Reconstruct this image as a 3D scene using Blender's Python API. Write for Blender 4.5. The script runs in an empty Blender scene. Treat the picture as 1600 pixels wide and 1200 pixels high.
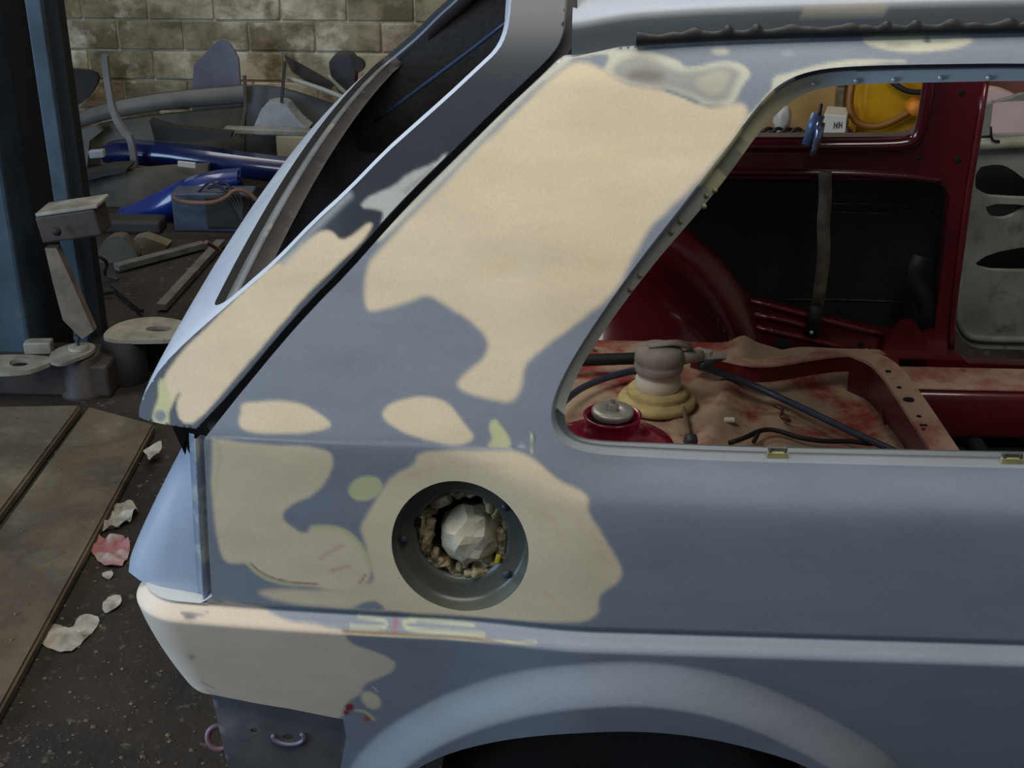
import bpy, bmesh, math, random
import numpy as np
from mathutils import Vector, noise
from mathutils.geometry import delaunay_2d_cdt

random.seed(7)
SC = bpy.context.scene
COL = SC.collection

# ------------------------------------------------------------------ camera
F_PX, PITCH, YAW = 2150.0, 25.0, 3.0
CAM = np.array([0.0, -1.40, 1.65])
cd = bpy.data.cameras.new('camera')
cd.sensor_width = 36.0
cd.lens = 36.0 * F_PX / 1600.0
cd.clip_start = 0.02
cam = bpy.data.objects.new('camera', cd)
cam.location = CAM
cam.rotation_euler = (math.radians(90 - PITCH), 0, math.radians(YAW))
COL.objects.link(cam)
SC.camera = cam

# ------------------------------------------------------------------ world, daylight, exposure
w = bpy.data.worlds.new('overcast_sky')
SC.world = w
w.use_nodes = True
bg = w.node_tree.nodes['Background']
bg.inputs[0].default_value = (0.78, 0.87, 1.0, 1)
bg.inputs[1].default_value = 0.15

def area(name, loc, target, sx, sy, power, col):
    l = bpy.data.lights.new(name, 'AREA')
    l.shape = 'RECTANGLE'; l.size = sx; l.size_y = sy
    l.energy = power; l.color = col
    o = bpy.data.objects.new(name, l)
    o.location = loc
    o.rotation_euler = (Vector(target) - Vector(loc)).to_track_quat('-Z', 'Y').to_euler()
    COL.objects.link(o)
    return o
# daylight falling through the roof light over the bay and through the open roller door on the left
area('roof_light_daylight', (-0.3, -0.55, 3.36), (-0.3, -0.55, 0), 3.0, 1.5, 105, (1.0, 0.965, 0.90))
area('roller_door_daylight', (-4.35, -0.9, 1.45), (0, -0.9, 1.3), 3.4, 2.5, 230, (0.50, 0.72, 1.0))
area('added_rear_fill', (-1.4, 3.1, 3.36), (-1.4, 3.1, 0), 1.7, 1.1, 42, (1.0, 0.95, 0.86))  # added fill with no known source, brightens the back wall and heap
SC.view_settings.view_transform = 'Standard'
SC.view_settings.look = 'None'
SC.view_settings.exposure = -0.18
SC.view_settings.gamma = 1.0
SC.view_settings.use_curve_mapping = False

# ------------------------------------------------------------------ camera geometry helpers
_p, _w = math.radians(PITCH), math.radians(YAW)
_f = np.array([-math.sin(_w) * math.cos(_p), math.cos(_w) * math.cos(_p), -math.sin(_p)])
_r = np.array([math.cos(_w), math.sin(_w), 0.0])
_u = np.cross(_r, _f)
def ray(px, py): return _f * F_PX + _r * (px - 800) - _u * (py - 600)
def ony(px, py, y):
    d = ray(px, py); t = (y - CAM[1]) / d[1]; return CAM + d * t
def onz(px, py, z):
    d = ray(px, py); t = (z - CAM[2]) / d[2]; return CAM + d * t
def proj(P):
    v = np.asarray(P) - CAM
    d = v @ _f
    return np.stack([800 + F_PX * (v @ _r) / d, 600 - F_PX * (v @ _u) / d], -1)

# ------------------------------------------------------------------ materials
def lin(c):
    o = []
    for v in c[:3]:
        v = v / 255.0
        o.append(v / 12.92 if v <= 0.04045 else ((v + 0.055) / 1.055) ** 2.4)
    return tuple(o)
MATS = {}
def mat(name, c1, rough=0.6, c2=None, scale=8.0, metal=0.0, bump=0.0, bscale=60.0, thr=(0.35, 0.65), spec=0.5, coat=0.0, detail=5.0, c3=None, scale3=30.0, thr3=(0.5, 0.62), world=False):
    if name in MATS: return MATS[name]
    m = bpy.data.materials.new(name); m.use_nodes = True
    nt = m.node_tree; N = nt.nodes; L = nt.links
    b = N['Principled BSDF']
    b.inputs['Roughness'].default_value = rough
    b.inputs['Metallic'].default_value = metal
    b.inputs['Specular IOR Level'].default_value = spec
    b.inputs['Coat Weight'].default_value = coat
    b.inputs['Coat Roughness'].default_value = 0.08
    tc = N.new('ShaderNodeTexCoord')
    tco = tc.outputs['Object']
    if world: tco = N.new('ShaderNodeNewGeometry').outputs['Position']
    base = None
    def mixin(prev, col, sc, th):
        n = N.new('ShaderNodeTexNoise'); n.inputs['Scale'].default_value = sc; n.inputs['Detail'].default_value = detail
        n.inputs['Roughness'].default_value = 0.62
        L.new(tco, n.inputs['Vector'])
        r = N.new('ShaderNodeMapRange'); r.inputs['From Min'].default_value = th[0]; r.inputs['From Max'].default_value = th[1]
        L.new(n.outputs['Fac'], r.inputs['Value'])
        x = N.new('ShaderNodeMix'); x.data_type = 'RGBA'
        L.new(r.outputs['Result'], x.inputs['Factor'])
        if prev is None: x.inputs['A'].default_value = (*lin(c1), 1)
        else: L.new(prev, x.inputs['A'])
        x.inputs['B'].default_value = (*lin(col), 1)
        return x.outputs['Result']
    if c2 is not None: base = mixin(None, c2, scale, thr)
    if c3 is not None: base = mixin(base, c3, scale3, thr3)
    if base is None: b.inputs['Base Color'].default_value = (*lin(c1), 1)
    else: L.new(base, b.inputs['Base Color'])
    if bump > 0:
        n = N.new('ShaderNodeTexNoise'); n.inputs['Scale'].default_value = bscale; n.inputs['Detail'].default_value = 4
        L.new(tc.outputs['Object'], n.inputs['Vector'])
        bp = N.new('ShaderNodeBump'); bp.inputs['Strength'].default_value = bump; bp.inputs['Distance'].default_value = 0.01
        L.new(n.outputs['Fac'], bp.inputs['Height']); L.new(bp.outputs['Normal'], b.inputs['Normal'])
    MATS[name] = m
    return m

def paint_mat():
    """sanded primer and body filler: colour and gloss come from the 'paint' vertex attribute"""
    m = bpy.data.materials.new('sanded_primer_and_filler'); m.use_nodes = True
    nt = m.node_tree; N = nt.nodes; L = nt.links
    b = N['Principled BSDF']
    a = N.new('ShaderNodeAttribute'); a.attribute_name = 'paint'
    tc = N.new('ShaderNodeTexCoord')
    mp = N.new('ShaderNodeMapping'); mp.inputs['Scale'].default_value = (0.55, 1, 1.6)
    L.new(tc.outputs['Object'], mp.inputs['Vector'])
    n1 = N.new('ShaderNodeTexNoise'); n1.inputs['Scale'].default_value = 9; n1.inputs['Detail'].default_value = 6
    n1.inputs['Roughness'].default_value = 0.6
    L.new(mp.outputs['Vector'], n1.inputs['Vector'])
    n2 = N.new('ShaderNodeTexNoise'); n2.inputs['Scale'].default_value = 330; n2.inputs['Detail'].default_value = 2
    L.new(tc.outputs['Object'], n2.inputs['Vector'])
    r1 = N.new('ShaderNodeMapRange'); r1.inputs['To Min'].default_value = 0.90; r1.inputs['To Max'].default_value = 1.10
    r1.inputs['From Min'].default_value = 0.3; r1.inputs['From Max'].default_value = 0.7
    L.new(n1.outputs['Fac'], r1.inputs['Value'])
    r2 = N.new('ShaderNodeMapRange'); r2.inputs['To Min'].default_value = 0.955; r2.inputs['To Max'].default_value = 1.045
    r2.inputs['From Min'].default_value = 0.3; r2.inputs['From Max'].default_value = 0.7
    L.new(n2.outputs['Fac'], r2.inputs['Value'])
    mu = N.new('ShaderNodeMath'); mu.operation = 'MULTIPLY'
    L.new(r1.outputs['Result'], mu.inputs[0]); L.new(r2.outputs['Result'], mu.inputs[1])
    vm = N.new('ShaderNodeVectorMath'); vm.operation = 'SCALE'
    L.new(a.outputs['Color'], vm.inputs[0]); L.new(mu.outputs[0], vm.inputs['Scale'])
    L.new(vm.outputs['Vector'], b.inputs['Base Color'])
    rr = N.new('ShaderNodeMapRange'); rr.inputs['To Min'].default_value = 0.30; rr.inputs['To Max'].default_value = 0.62
    L.new(a.outputs['Alpha'], rr.inputs['Value']); L.new(rr.outputs['Result'], b.inputs['Roughness'])
    b.inputs['Specular IOR Level'].default_value = 0.42
    bp = N.new('ShaderNodeBump'); bp.inputs['Strength'].default_value = 0.05; bp.inputs['Distance'].default_value = 0.004
    L.new(n1.outputs['Fac'], bp.inputs['Height']); L.new(bp.outputs['Normal'], b.inputs['Normal'])
    return m
PAINT = paint_mat()

# ------------------------------------------------------------------ object helpers
ORG = {}
def tag(o, label=None, cat=None, group=None, kind=None):
    if label: o['label'] = label
    if cat: o['category'] = cat
    if group: o['group'] = group
    if kind: o['kind'] = kind
    return o
def thing(name, loc, label, cat, group=None):
    o = bpy.data.objects.new(name, None); o.empty_display_size = 0.05
    o.location = tuple(float(v) for v in loc); COL.objects.link(o)
    ORG[o.name] = np.array([float(v) for v in loc])
    return tag(o, label, cat, group)
def build(name, V, Fc, m, parent=None, smooth=True, label=None, angle=None):
    V = np.asarray(V, float).reshape(-1, 3)
    org = np.zeros(3)
    if parent is not None: org = ORG[parent.name]
    elif len(V):
        org = np.array([(V[:, 0].min() + V[:, 0].max()) / 2, (V[:, 1].min() + V[:, 1].max()) / 2, V[:, 2].min()])
    me = bpy.data.meshes.new(name)
    me.from_pydata((V - org).tolist(), [], [list(map(int, f)) for f in Fc])
    me.update()
    if smooth:
        me.polygons.foreach_set('use_smooth', [True] * len(me.polygons))
        if angle: me.set_sharp_from_angle(angle=math.radians(angle))
    if m is not None: me.materials.append(m)
    o = bpy.data.objects.new(name, me); COL.objects.link(o)
    if parent is not None: o.parent = parent
    else: o.location = org
    ORG[o.name] = org
    if label: o['label'] = label
    return o
def bm_out(bm):
    bm.verts.ensure_lookup_table(); bm.verts.index_update()
    V = [tuple(v.co) for v in bm.verts]; Fc = [[v.index for v in f.verts] for f in bm.faces]
    bm.free(); return V, Fc
def join(*ms):
    V = []; Fc = []
    for v, f in ms:
        k = len(V); V += [tuple(p) for p in v]; Fc += [[i + k for i in q] for q in f]
    return V, Fc
def box(c, s, rz=0.0, bev=0.0, rx=0.0, ry=0.0, seg=2):
    bm = bmesh.new(); bmesh.ops.create_cube(bm, size=1)
    for v in bm.verts: v.co = Vector((v.co.x * s[0], v.co.y * s[1], v.co.z * s[2]))
    if bev > 0: bmesh.ops.bevel(bm, geom=bm.edges[:], offset=bev, segments=seg, affect='EDGES', profile=0.5)
    from mathutils import Euler
    M = Euler((rx, ry, rz)).to_matrix()
    for v in bm.verts: v.co = M @ v.co + Vector([float(q) for q in c])
    return bm_out(bm)
def tube(path, r, n=10, cap=True):
    P = [Vector([float(q) for q in p]) for p in path]
    R = r if hasattr(r, '__len__') else [r] * len(P)
    V = []; Fc = []; up = None
    for i, p in enumerate(P):
        t = (P[min(i + 1, len(P) - 1)] - P[max(i - 1, 0)]).normalized()
        if up is None:
            up = Vector((0, 0, 1)) if abs(t.z) < 0.9 else Vector((1, 0, 0))
        a = t.cross(up); a.normalize(); b = a.cross(t); b.normalize(); up = b
        for k in range(n):
            th = 2 * math.pi * k / n
            V.append(p + (a * math.cos(th) + b * math.sin(th)) * R[i])
    for i in range(len(P) - 1):
        for k in range(n):
            k2 = (k + 1) % n
            Fc.append([i * n + k, i * n + k2, (i + 1) * n + k2, (i + 1) * n + k])
    if cap:
        Fc.append(list(range(n - 1, -1, -1))); Fc.append([(len(P) - 1) * n + k for k in range(n)])
    return [tuple(v) for v in V], Fc
def sweep(path, prof, side=(0, 0, 1)):
    """rectangular-ish profile [(a,b)] swept along a path; a is sideways, b is along 'side'"""
    P = [Vector([float(q) for q in p]) for p in path]; S = Vector(side); n = len(prof); V = []; Fc = []
    for i, p in enumerate(P):
        t = (P[min(i + 1, len(P) - 1)] - P[max(i - 1, 0)]).normalized()
        a = t.cross(S).normalized(); b = a.cross(t).normalized()
        for (q, s) in prof: V.append(tuple(p + a * q + b * s))
    for i in range(len(P) - 1):
        for k in range(n):
            k2 = (k + 1) % n
            Fc.append([i * n + k, i * n + k2, (i + 1) * n + k2, (i + 1) * n + k])
    Fc.append(list(range(n - 1, -1, -1))); Fc.append([(len(P) - 1) * n + k for k in range(n)])
    return V, Fc
def lathe(c, prof, n=40, axis='z', jit=0.0):
    V = []; Fc = []
    for (r, h) in prof:
        for k in range(n):
            t = 2 * math.pi * k / n
            rr = r * (1 + jit * math.sin(5 * t + h * 90))
            if axis == 'z': q = (rr * math.cos(t), rr * math.sin(t), h)
            else: q = (rr * math.cos(t), h, rr * math.sin(t))
            V.append((c[0] + q[0], c[1] + q[1], c[2] + q[2]))
    for i in range(len(prof) - 1):
        for k in range(n):
            k2 = (k + 1) % n
            Fc.append([i * n + k, i * n + k2, (i + 1) * n + k2, (i + 1) * n + k])
    return V, Fc
def chaikin(P, it=2, closed=True):
    P = np.asarray(P, float)
    for _ in range(it):
        if closed:
            Q = np.roll(P, -1, 0)
            P = np.stack([0.75 * P + 0.25 * Q, 0.25 * P + 0.75 * Q], 1).reshape(-1, P.shape[1])
        else:
            A, B = P[:-1], P[1:]
            M = np.stack([0.75 * A + 0.25 * B, 0.25 * A + 0.75 * B], 1).reshape(-1, P.shape[1])
            P = np.vstack([P[:1], M[1:-1], P[-1:]])
    return P
def resample(P, h, closed=True, n=None):
    P = np.asarray(P, float)
    if closed: P = np.vstack([P, P[:1]])
    d = np.r_[0, np.cumsum(np.linalg.norm(np.diff(P, axis=0), axis=1))]
    k = n if n else max(4, int(round(d[-1] / h)))
    s = np.linspace(0, d[-1], k + (0 if (closed and n is None) else 0), endpoint=not closed)
    return np.stack([np.interp(s, d, P[:, i]) for i in range(P.shape[1])], 1)
def inside(pts, poly):
    x, y = pts[:, 0], pts[:, 1]; c = np.zeros(len(pts), bool)
    A = np.asarray(poly); B = np.roll(A, -1, 0)
    for (x1, y1), (x2, y2) in zip(A, B):
        if y1 == y2: continue
        k = ((y1 > y) != (y2 > y)) & (x < (x2 - x1) * (y - y1) / (y2 - y1) + x1)
        c ^= k
    return c
def segdist(pts, A, B):
    out = np.full(len(pts), 1e9)
    for a, b in zip(A, B):
        d = b - a; l2 = max(d @ d, 1e-18)
        t = np.clip(((pts - a) @ d) / l2, 0, 1)
        q = pts - a - t[:, None] * d
        out = np.minimum(out, np.einsum('ij,ij->i', q, q))
    return np.sqrt(out)
def sdf(pts, poly):
    A = np.asarray(poly, float); d = segdist(pts, A, np.roll(A, -1, 0))
    return np.where(inside(pts, A), -d, d)
def patch(outer, holes, h, fmap, band=1.0):
    """triangulated sheet with clean edges; returns verts3d, tris, 2d points"""
    loops = [np.asarray(outer)] + [np.asarray(q) for q in holes]
    V2 = np.vstack(loops); E = []; k = 0
    for l in loops:
        n = len(l); E += [(k + i, k + (i + 1) % n) for i in range(n)]; k += n
    lo, hi = V2.min(0), V2.max(0)
    gx = np.arange(lo[0] + h / 2, hi[0], h); gz = np.arange(lo[1] + h / 2, hi[1], h)
    X, Z = np.meshgrid(gx, gz)
    ok = np.ones(X.shape, bool)
    for p in V2:
        i = int((p[0] - gx[0]) / h); j = int((p[1] - gz[0]) / h)
        for a in (-1, 0, 1, 2):
            for b in (-1, 0, 1, 2):
                ii, jj = i + a, j + b
                if 0 <= ii < len(gx) and 0 <= jj < len(gz) and abs(gx[ii] - p[0]) + abs(gz[jj] - p[1]) < h * 0.8: ok[jj, ii] = False
    G = np.stack([X[ok], Z[ok]], 1)
    k = inside(G, loops[0])
    for l in loops[1:]: k &= ~inside(G, l)
    G = G[k]
    pts = np.vstack([V2, G])
    r = delaunay_2d_cdt([Vector(p) for p in pts], E, [], 0, 1e-7)
    P = np.array([tuple(v) for v in r[0]]); T = np.array([f for f in r[2] if len(f) == 3])
    C = P[T].mean(1)
    k = inside(C, loops[0])
    for l in loops[1:]: k &= ~inside(C, l)
    T = T[k]
    return fmap(P), T, P
def loft(loops, closed=True):
    """skin between equal-length 3d loops"""
    n = len(loops[0]); V = np.vstack(loops); Fc = []
    for i in range(len(loops) - 1):
        for k in range(n if closed else n - 1):
            k2 = (k + 1) % n
            Fc.append([i * n + k, i * n + k2, (i + 1) * n + k2, (i + 1) * n + k])
    return V, Fc
def plate(poly2, holes, h, fmap, nrm, t):
    """sheet with thickness t along nrm (front faces -nrm) and closed edges"""
    lo = [np.asarray(poly2)] + [np.asarray(q) for q in holes]
    V, T, P = patch(lo[0], lo[1:], h, fmap)
    n = len(V); nrm = np.asarray(nrm, float)
    VV = [tuple(v) for v in V] + [tuple(v + nrm * t) for v in V]
    FF = [list(f) for f in T] + [[a + n for a in f[::-1]] for f in T]
    for l in lo:
        a = fmap(l); m_ = len(l); k = len(VV)
        VV += [tuple(v) for v in a] + [tuple(v + nrm * t) for v in a]
        FF += [[k + i, k + (i + 1) % m_, k + m_ + (i + 1) % m_, k + m_ + i] for i in range(m_)]
    return VV, FF
def prism_px(pts, y, t, smooth_it=0, closed=True):
    """outline seen in the plane at depth y, extruded backwards by t"""
    P = chaikin(pts, smooth_it) if smooth_it else np.asarray(pts, float)
    A = np.array([ony(a, b, y) for a, b in P])
    n = len(A); B = A + np.array([0, t, 0])
    return np.vstack([A, B]), [list(range(n)), list(range(2 * n - 1, n - 1, -1))] + [[i, n + i, n + (i + 1) % n, (i + 1) % n] for i in range(n)]

# ------------------------------------------------------------------ the setting
M_dirt = mat('oily_dirt_floor', (48, 38, 27), 0.9, (27, 21, 15), 5, bump=0.5, bscale=45, c3=(92, 80, 60), scale3=38, thr3=(0.60, 0.72))
M_plank = mat('worn_dusty_boards', (90, 77, 58), 0.85, (50, 41, 30), 6, bump=0.45, bscale=25, c3=(112, 100, 80), scale3=3, thr3=(0.52, 0.7))
M_mortar = mat('pale_mortar', (196, 186, 162), 0.9, (150, 140, 116), 9, bump=0.4)
M_brick = mat('stained_blocks', (158, 146, 118), 0.9, (104, 92, 70), 5, bump=0.5, bscale=40, thr=(0.4, 0.6), c3=(206, 196, 172), scale3=2.6, thr3=(0.52, 0.60), world=True)
M_brick2 = mat('limewashed_blocks', (184, 172, 144), 0.9, (122, 110, 86), 6, bump=0.5, bscale=40, thr=(0.4, 0.6), c3=(212, 202, 178), scale3=2.6, thr3=(0.50, 0.58), world=True)
M_ceil = mat('ceiling_sheet', (96, 94, 90), 0.8, (80, 78, 74), 3)

YW = 4.7
fl = build('floor', *box((0, 0.7, -0.05), (9.2, 8.2, 0.1)), M_dirt, smooth=False); tag(fl, kind='structure')
# boards laid over the floor beside the lift, running away from the camera
def board(p0, p1, p2, p3, z=0.028):
    q = [onz(*p, z) for p in (p0, p1, p2, p3)]
    bm = bmesh.new()
    a = [bm.verts.new((v[0], v[1], z)) for v in q]; b = [bm.verts.new((v[0], v[1], 0.001)) for v in q]
    bm.faces.new(a); bm.faces.new(b[::-1])
    for i in range(4): bm.faces.new((a[i], b[i], b[(i + 1) % 4], a[(i + 1) % 4]))
    bmesh.ops.recalc_face_normals(bm, faces=bm.faces[:])
    bmesh.ops.bevel(bm, geom=bm.edges[:], offset=0.006, segments=2, affect='EDGES')
    return bm_out(bm)
for q in ([(-330, 640), (127, 632), (-10, 815), (-560, 850)],
          [(138, 634), (232, 628), (70, 975), (-12, 1120), (0, 830)][:1] + [(242, 662), (-10, 1128), (-10, 838)],
          ):
    build('plank', *board(*q), M_plank, fl, smooth=False)
build('plank', *board((-600, 862), (-28, 838), (-30, 1160), (-700, 1300), 0.024), M_plank, fl, smooth=False)
build('plank', *board((60, 520), (262, 505), (240, 560), (40, 600), 0.012), M_plank, fl, smooth=False)

wb = build('wall_back', *box((0, YW + 0.06, 1.75), (9.2, 0.10, 3.5)), M_mortar, smooth=False); tag(wb, kind='structure')
bw, bh, jt = 0.295, 0.133, 0.011
bme = []
for k in range(6):
    v, f = box((0, 0, 0), (bw - jt, 0.014, bh - jt), bev=0.005, seg=2)
    v = [(a + random.uniform(-.0025, .0025), b, c + random.uniform(-.0025, .0025)) for a, b, c in v]
    me = bpy.data.meshes.new('brick'); me.from_pydata(v, [], f); me.update()
    me.materials.append(M_brick if k % 3 else M_brick2); bme.append(me)
wo = ORG[wb.name]
for r in range(8):
    for c in range(26):
        x = -3.55 + c * bw + (bw / 2 if r % 2 else 0)
        o = bpy.data.objects.new('brick', random.choice(bme)); COL.objects.link(o); o.parent = wb
        o.location = (x - wo[0], YW + 0.006 + random.uniform(-.003, .003) - wo[1], 0.005 + bh / 2 + r * bh - wo[2])

V, Fc = join(box((-4.5, 3.1, 1.75), (0.12, 3.2, 3.5)), box((-4.5, -3.05, 1.75), (0.12, 0.7, 3.5)), box((-4.5, -0.6, 3.15), (0.12, 4.2, 0.7)))
tag(build('wall_left', V, Fc, M_mortar, smooth=False), kind='structure')
tag(build('wall_right', *box((4.5, 0.7, 1.75), (0.12, 8.2, 3.5)), M_mortar, smooth=False), kind='structure')
# ceiling with the roof-light opening above the bay, plus one added for the fill
V, Fc = join(box((0, 1.4, 3.45), (9.2, 2.3, 0.06)), box((0, 4.25, 3.45), (9.2, 1.2, 0.06)), box((-3.425, 3.1, 3.45), (2.35, 1.1, 0.06)), box((2.025, 3.1, 3.45), (5.15, 1.1, 0.06)), box((0, -2.4, 3.45), (9.2, 2.0, 0.06)), box((-3.25, -0.55, 3.45), (2.7, 1.6, 0.06)), box((2.95, -0.55, 3.45), (3.3, 1.6, 0.06)))
tag(build('ceiling', V, Fc, M_ceil, smooth=False), kind='structure')

# ------------------------------------------------------------------ the car: surface of its right flank
U0, RC = -0.492, 0.095
YC = 0.765                      # car centre plane
def sstep(t): t = np.clip(t, 0, 1); return t * t * (3 - 2 * t)
FLARE = None
GROOVE = 0.0
def flank_off(u, z):
    k = 0.30
    b = sstep((u + 0.17) / 0.2)
    zt = 0.912 + (0.852 - 0.912) * b; wd = 0.004 + 0.008 * b
    y = k * (z - 0.905) + k * wd * np.logaddexp(0, (zt - z) / wd)
    y = y + 3.0 * np.maximum(z - 1.30, 0) ** 2 + 0.12 * np.maximum(-0.1 - u, 0) ** 2
    y = y + 0.25 * np.maximum(0.80 - z, 0) ** 2 * 0.3
    b2 = sstep((u + 0.06) / 0.16); sp_ = lambda q: 0.004 * np.logaddexp(0, q / 0.004)
    y = y + 0.22 * b2 * (sp_(z - 0.855) - sp_(z - 0.895))
    t = np.clip((0.672 - z) / 0.017, 0, 1)
    y = y - 0.015 * sstep(t) * 0.5 - 0.015 * t * 0.5 + GROOVE * np.exp(-((z - 0.6748) / 0.0028) ** 2) + 0.10 * np.maximum(0.652 - z, 0)
    if FLARE is not None:
        m = (z < 0.68)
        if np.any(m):
            q = np.stack([u, z], -1)[m]
            d = np.maximum(-sdf(q, FLARE), 0)
            a = np.clip(d / 0.050, 0, 1)
            e = np.zeros_like(z); e[m] = 0.028 * (0.75 * a + 0.25 * sstep(a)); y = y - e
    return y
def flank(P):
    u, z = P[:, 0], P[:, 1]
    off = flank_off(u, z)
    a = np.clip((U0 - u) / RC, 0, math.pi / 2)
    ex = np.maximum(U0 - u - RC * math.pi / 2, 0)
    x = np.where(u >= U0, u, U0 - RC * np.sin(a)); y = np.where(u >= U0, 0, RC - RC * np.cos(a)) + ex
    x = x + off * np.sin(a); y = y + off * np.cos(a)
    l = np.maximum(0.66 - z, 0)
    x = x + sstep((-0.36 - u) / 0.2) * (1.3 * l * l + 0.10 * l)
    return np.stack([x, y, z], 1)
def flat(P):                    # the tailgate side and roof rail carry on without the corner wrap
    u, z = P[:, 0], P[:, 1]
    return np.stack([u, flank_off(u, z), z], 1)
def inv(px, f=flank):
    """photo pixels -> (u,z) on the flank"""
    px = np.atleast_2d(np.asarray(px, float))
    G = np.array([ony(a, b, 0.03)[[0, 2]] for a, b in px])
    for _ in range(40):
        e = proj(f(G)) - px
        h = 1e-4
        J0 = (proj(f(G + [h, 0])) - proj(f(G))) / h; J1 = (proj(f(G + [0, h])) - proj(f(G))) / h
        det = J0[:, 0] * J1[:, 1] - J0[:, 1] * J1[:, 0]
        du = (e[:, 0] * J1[:, 1] - e[:, 1] * J1[:, 0]) / det; dz = (J0[:, 0] * e[:, 1] - J0[:, 1] * e[:, 0]) / det
        G = G - np.clip(np.stack([du, dz], 1), -0.05, 0.05) * 0.9
    return G

FL_PX = [(520, 1290), (535, 1230), (551, 1189), (603, 1134), (706, 1079), (830, 1042), (967, 1031), (1084, 1041), (1187, 1068), (1290, 1117), (1359, 1158), (1407, 1196), (1460, 1290)]
_fl = inv(FL_PX)
_fl = chaikin(_fl, 2, closed=False)
FLARE = np.vstack([_fl, [[_fl[-1, 0], 0.2], [_fl[0, 0], 0.2]]])

# ---- paint: ordered layers of filler, primer, rub-through and painted highlights, outlined on the flank
C_PRIMER = (122, 129, 138); C_FILL = (208, 192, 162); C_PALE = (186, 184, 166); C_GREEN = (186, 186, 142); C_GREY = (150, 149, 142)
C_STEEL = (74, 81, 88); C_RED = (130, 40, 48); C_WHITE = (202, 204, 196); C_BROWN = (120, 84, 62)
LAY = []   # (kind, uv points, colour, soft metres, matt)
PXM = 1 / 1300.0
def fill(pts, col, soft=5, matt=1.0, it=2, f=flank): LAY.append(('p', chaikin(inv(pts, f), it), col, soft * PXM, matt))
def blob(c, rx, ry, col, soft=4, matt=1.0, f=flank, rot=0):
    a = np.linspace(0, 2 * math.pi, 20, endpoint=False)
    X, Y = rx * np.cos(a), ry * np.sin(a); r = math.radians(rot)
    fill(np.stack([c[0] + X * math.cos(r) - Y * math.sin(r), c[1] + X * math.sin(r) + Y * math.cos(r)], 1), col, soft, matt, 0, f)
def stroke(pts, wpx, col, soft=2, matt=0.6, f=flank): LAY.append(('s', chaikin(inv(pts, f), 2, False), col, soft * PXM, matt, wpx * PXM / 2))
def paint(P2, base=C_PRIMER, base_matt=0.35):
    n = len(P2); C = np.tile(np.array(lin(base)), (n, 1)); A = np.full(n, base_matt)
    wob = np.array([noise.noise((p[0] * 45, p[1] * 45, 0.3)) * 0.0012 + noise.noise((p[0] * 160, p[1] * 160, 4.3)) * 0.0005 for p in P2])
    for l in LAY:
        pts = l[1]; soft = l[3]; pad = soft + 0.012
        lo, hi = pts.min(0) - pad, pts.max(0) + pad
        m = np.all((P2 > lo) & (P2 < hi), 1)
        if not m.any(): continue
        q = P2[m]
        if l[0] == 'p': d = sdf(q, pts) + wob[m] * min(1, soft / (4 * PXM))
        else: d = segdist(q, pts[:-1], pts[1:]) - l[5] + wob[m] * 0.15
        k = sstep(0.5 - d / (2 * soft))
        C[m] += (np.array(lin(l[2])) - C[m]) * k[:, None]; A[m] += (l[4] - A[m]) * k
    return np.c_[C, A]
def put_paint(o, RGBA):
    ca = o.data.color_attributes.new('paint', 'FLOAT_COLOR', 'POINT')
    ca.data.foreach_set('color', np.asarray(RGBA, np.float32).ravel())

# upper rear pillar
FILL_PILLAR = [(880, 107), (895, 97), (917, 97), (937, 106), (950, 115), (980, 132), (1020, 137), (1055, 145), (1087, 160), (1112, 170), (1142, 162), (1160, 162), (1167, 170), (1167, 180), (1155, 207), (1125, 242), (1097, 275), (1070, 305), (1040, 332), (1015, 357), (985, 410), (960, 459), (924, 488), (881, 520), (837, 552), (819, 572), (817, 602), (802, 631), (770, 625), (735, 616), (709, 602), (735, 578), (764, 549), (761, 526), (735, 502), (700, 479), (668, 460), (642, 470), (604, 482), (575, 488), (570, 467), (570, 432), (577, 409), (598, 384), (645, 334), (690, 291), (740, 236), (790, 191), (840, 141)]
fill([(880, 92), (917, 85), (950, 84), (952, 92), (942, 107), (952, 117), (980, 132), (1035, 137), (1070, 145), (1090, 157), (1105, 165), (1140, 165), (1150, 155), (1160, 132), (1174, 117), (1167, 105), (1145, 96), (1117, 96), (1092, 104), (1070, 106), (1062, 94), (1035, 86), (1000, 77), (967, 79), (917, 81), (880, 86)], C_PALE, 3, 0.6, 1)
fill([(955, 110), (965, 95), (992, 87), (1030, 95), (1050, 107), (1070, 114), (1105, 107), (1130, 101), (1152, 107), (1157, 117), (1145, 140), (1132, 160), (1105, 160), (1080, 145), (1050, 137), (1000, 131), (967, 124)], C_GREY, 6, 0.5)
fill([(1085, 125), (1117, 110), (1140, 112), (1135, 135), (1115, 152), (1095, 140)], (172, 166, 150), 6, 0.7)
blob((1010, 118), 30, 10, (122, 116, 110), 8, 0.5)
fill([(1196, 152), (1206, 140), (1208, 119), (1235, 114), (1280, 100), (1340, 92), (1440, 95), (1340, 103), (1285, 110), (1240, 127), (1215, 147), (1190, 172), (1168, 198), (1160, 190)], C_PALE, 3, 0.6, 1)
fill([(1346, 58), (1430, 57), (1523, 56), (1515, 70), (1478, 79), (1420, 82), (1375, 76), (1350, 67)], (196, 192, 168), 3, 0.8)
blob((1402, 70), 18, 4, (160, 156, 140), 5); blob((1470, 63), 16, 4, (166, 164, 148), 5); blob((1449, 63), 6, 3.5, (70, 72, 74), 2, 0.5)
blob((1125, 80), 13, 5, C_PALE, 4); blob((1231, 83), 9, 2.5, (150, 156, 156), 4)
stroke([(884, 92), (965, 75), (1110, 64), (1262, 59)], 3, C_PALE, 2)
fill(FILL_PILLAR, C_FILL, 6, 1.0, 2)
stroke([(592, 372), (645, 322), (700, 268), (760, 204), (830, 136), (886, 92)], 9, (196, 194, 176), 5, 0.5)
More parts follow.
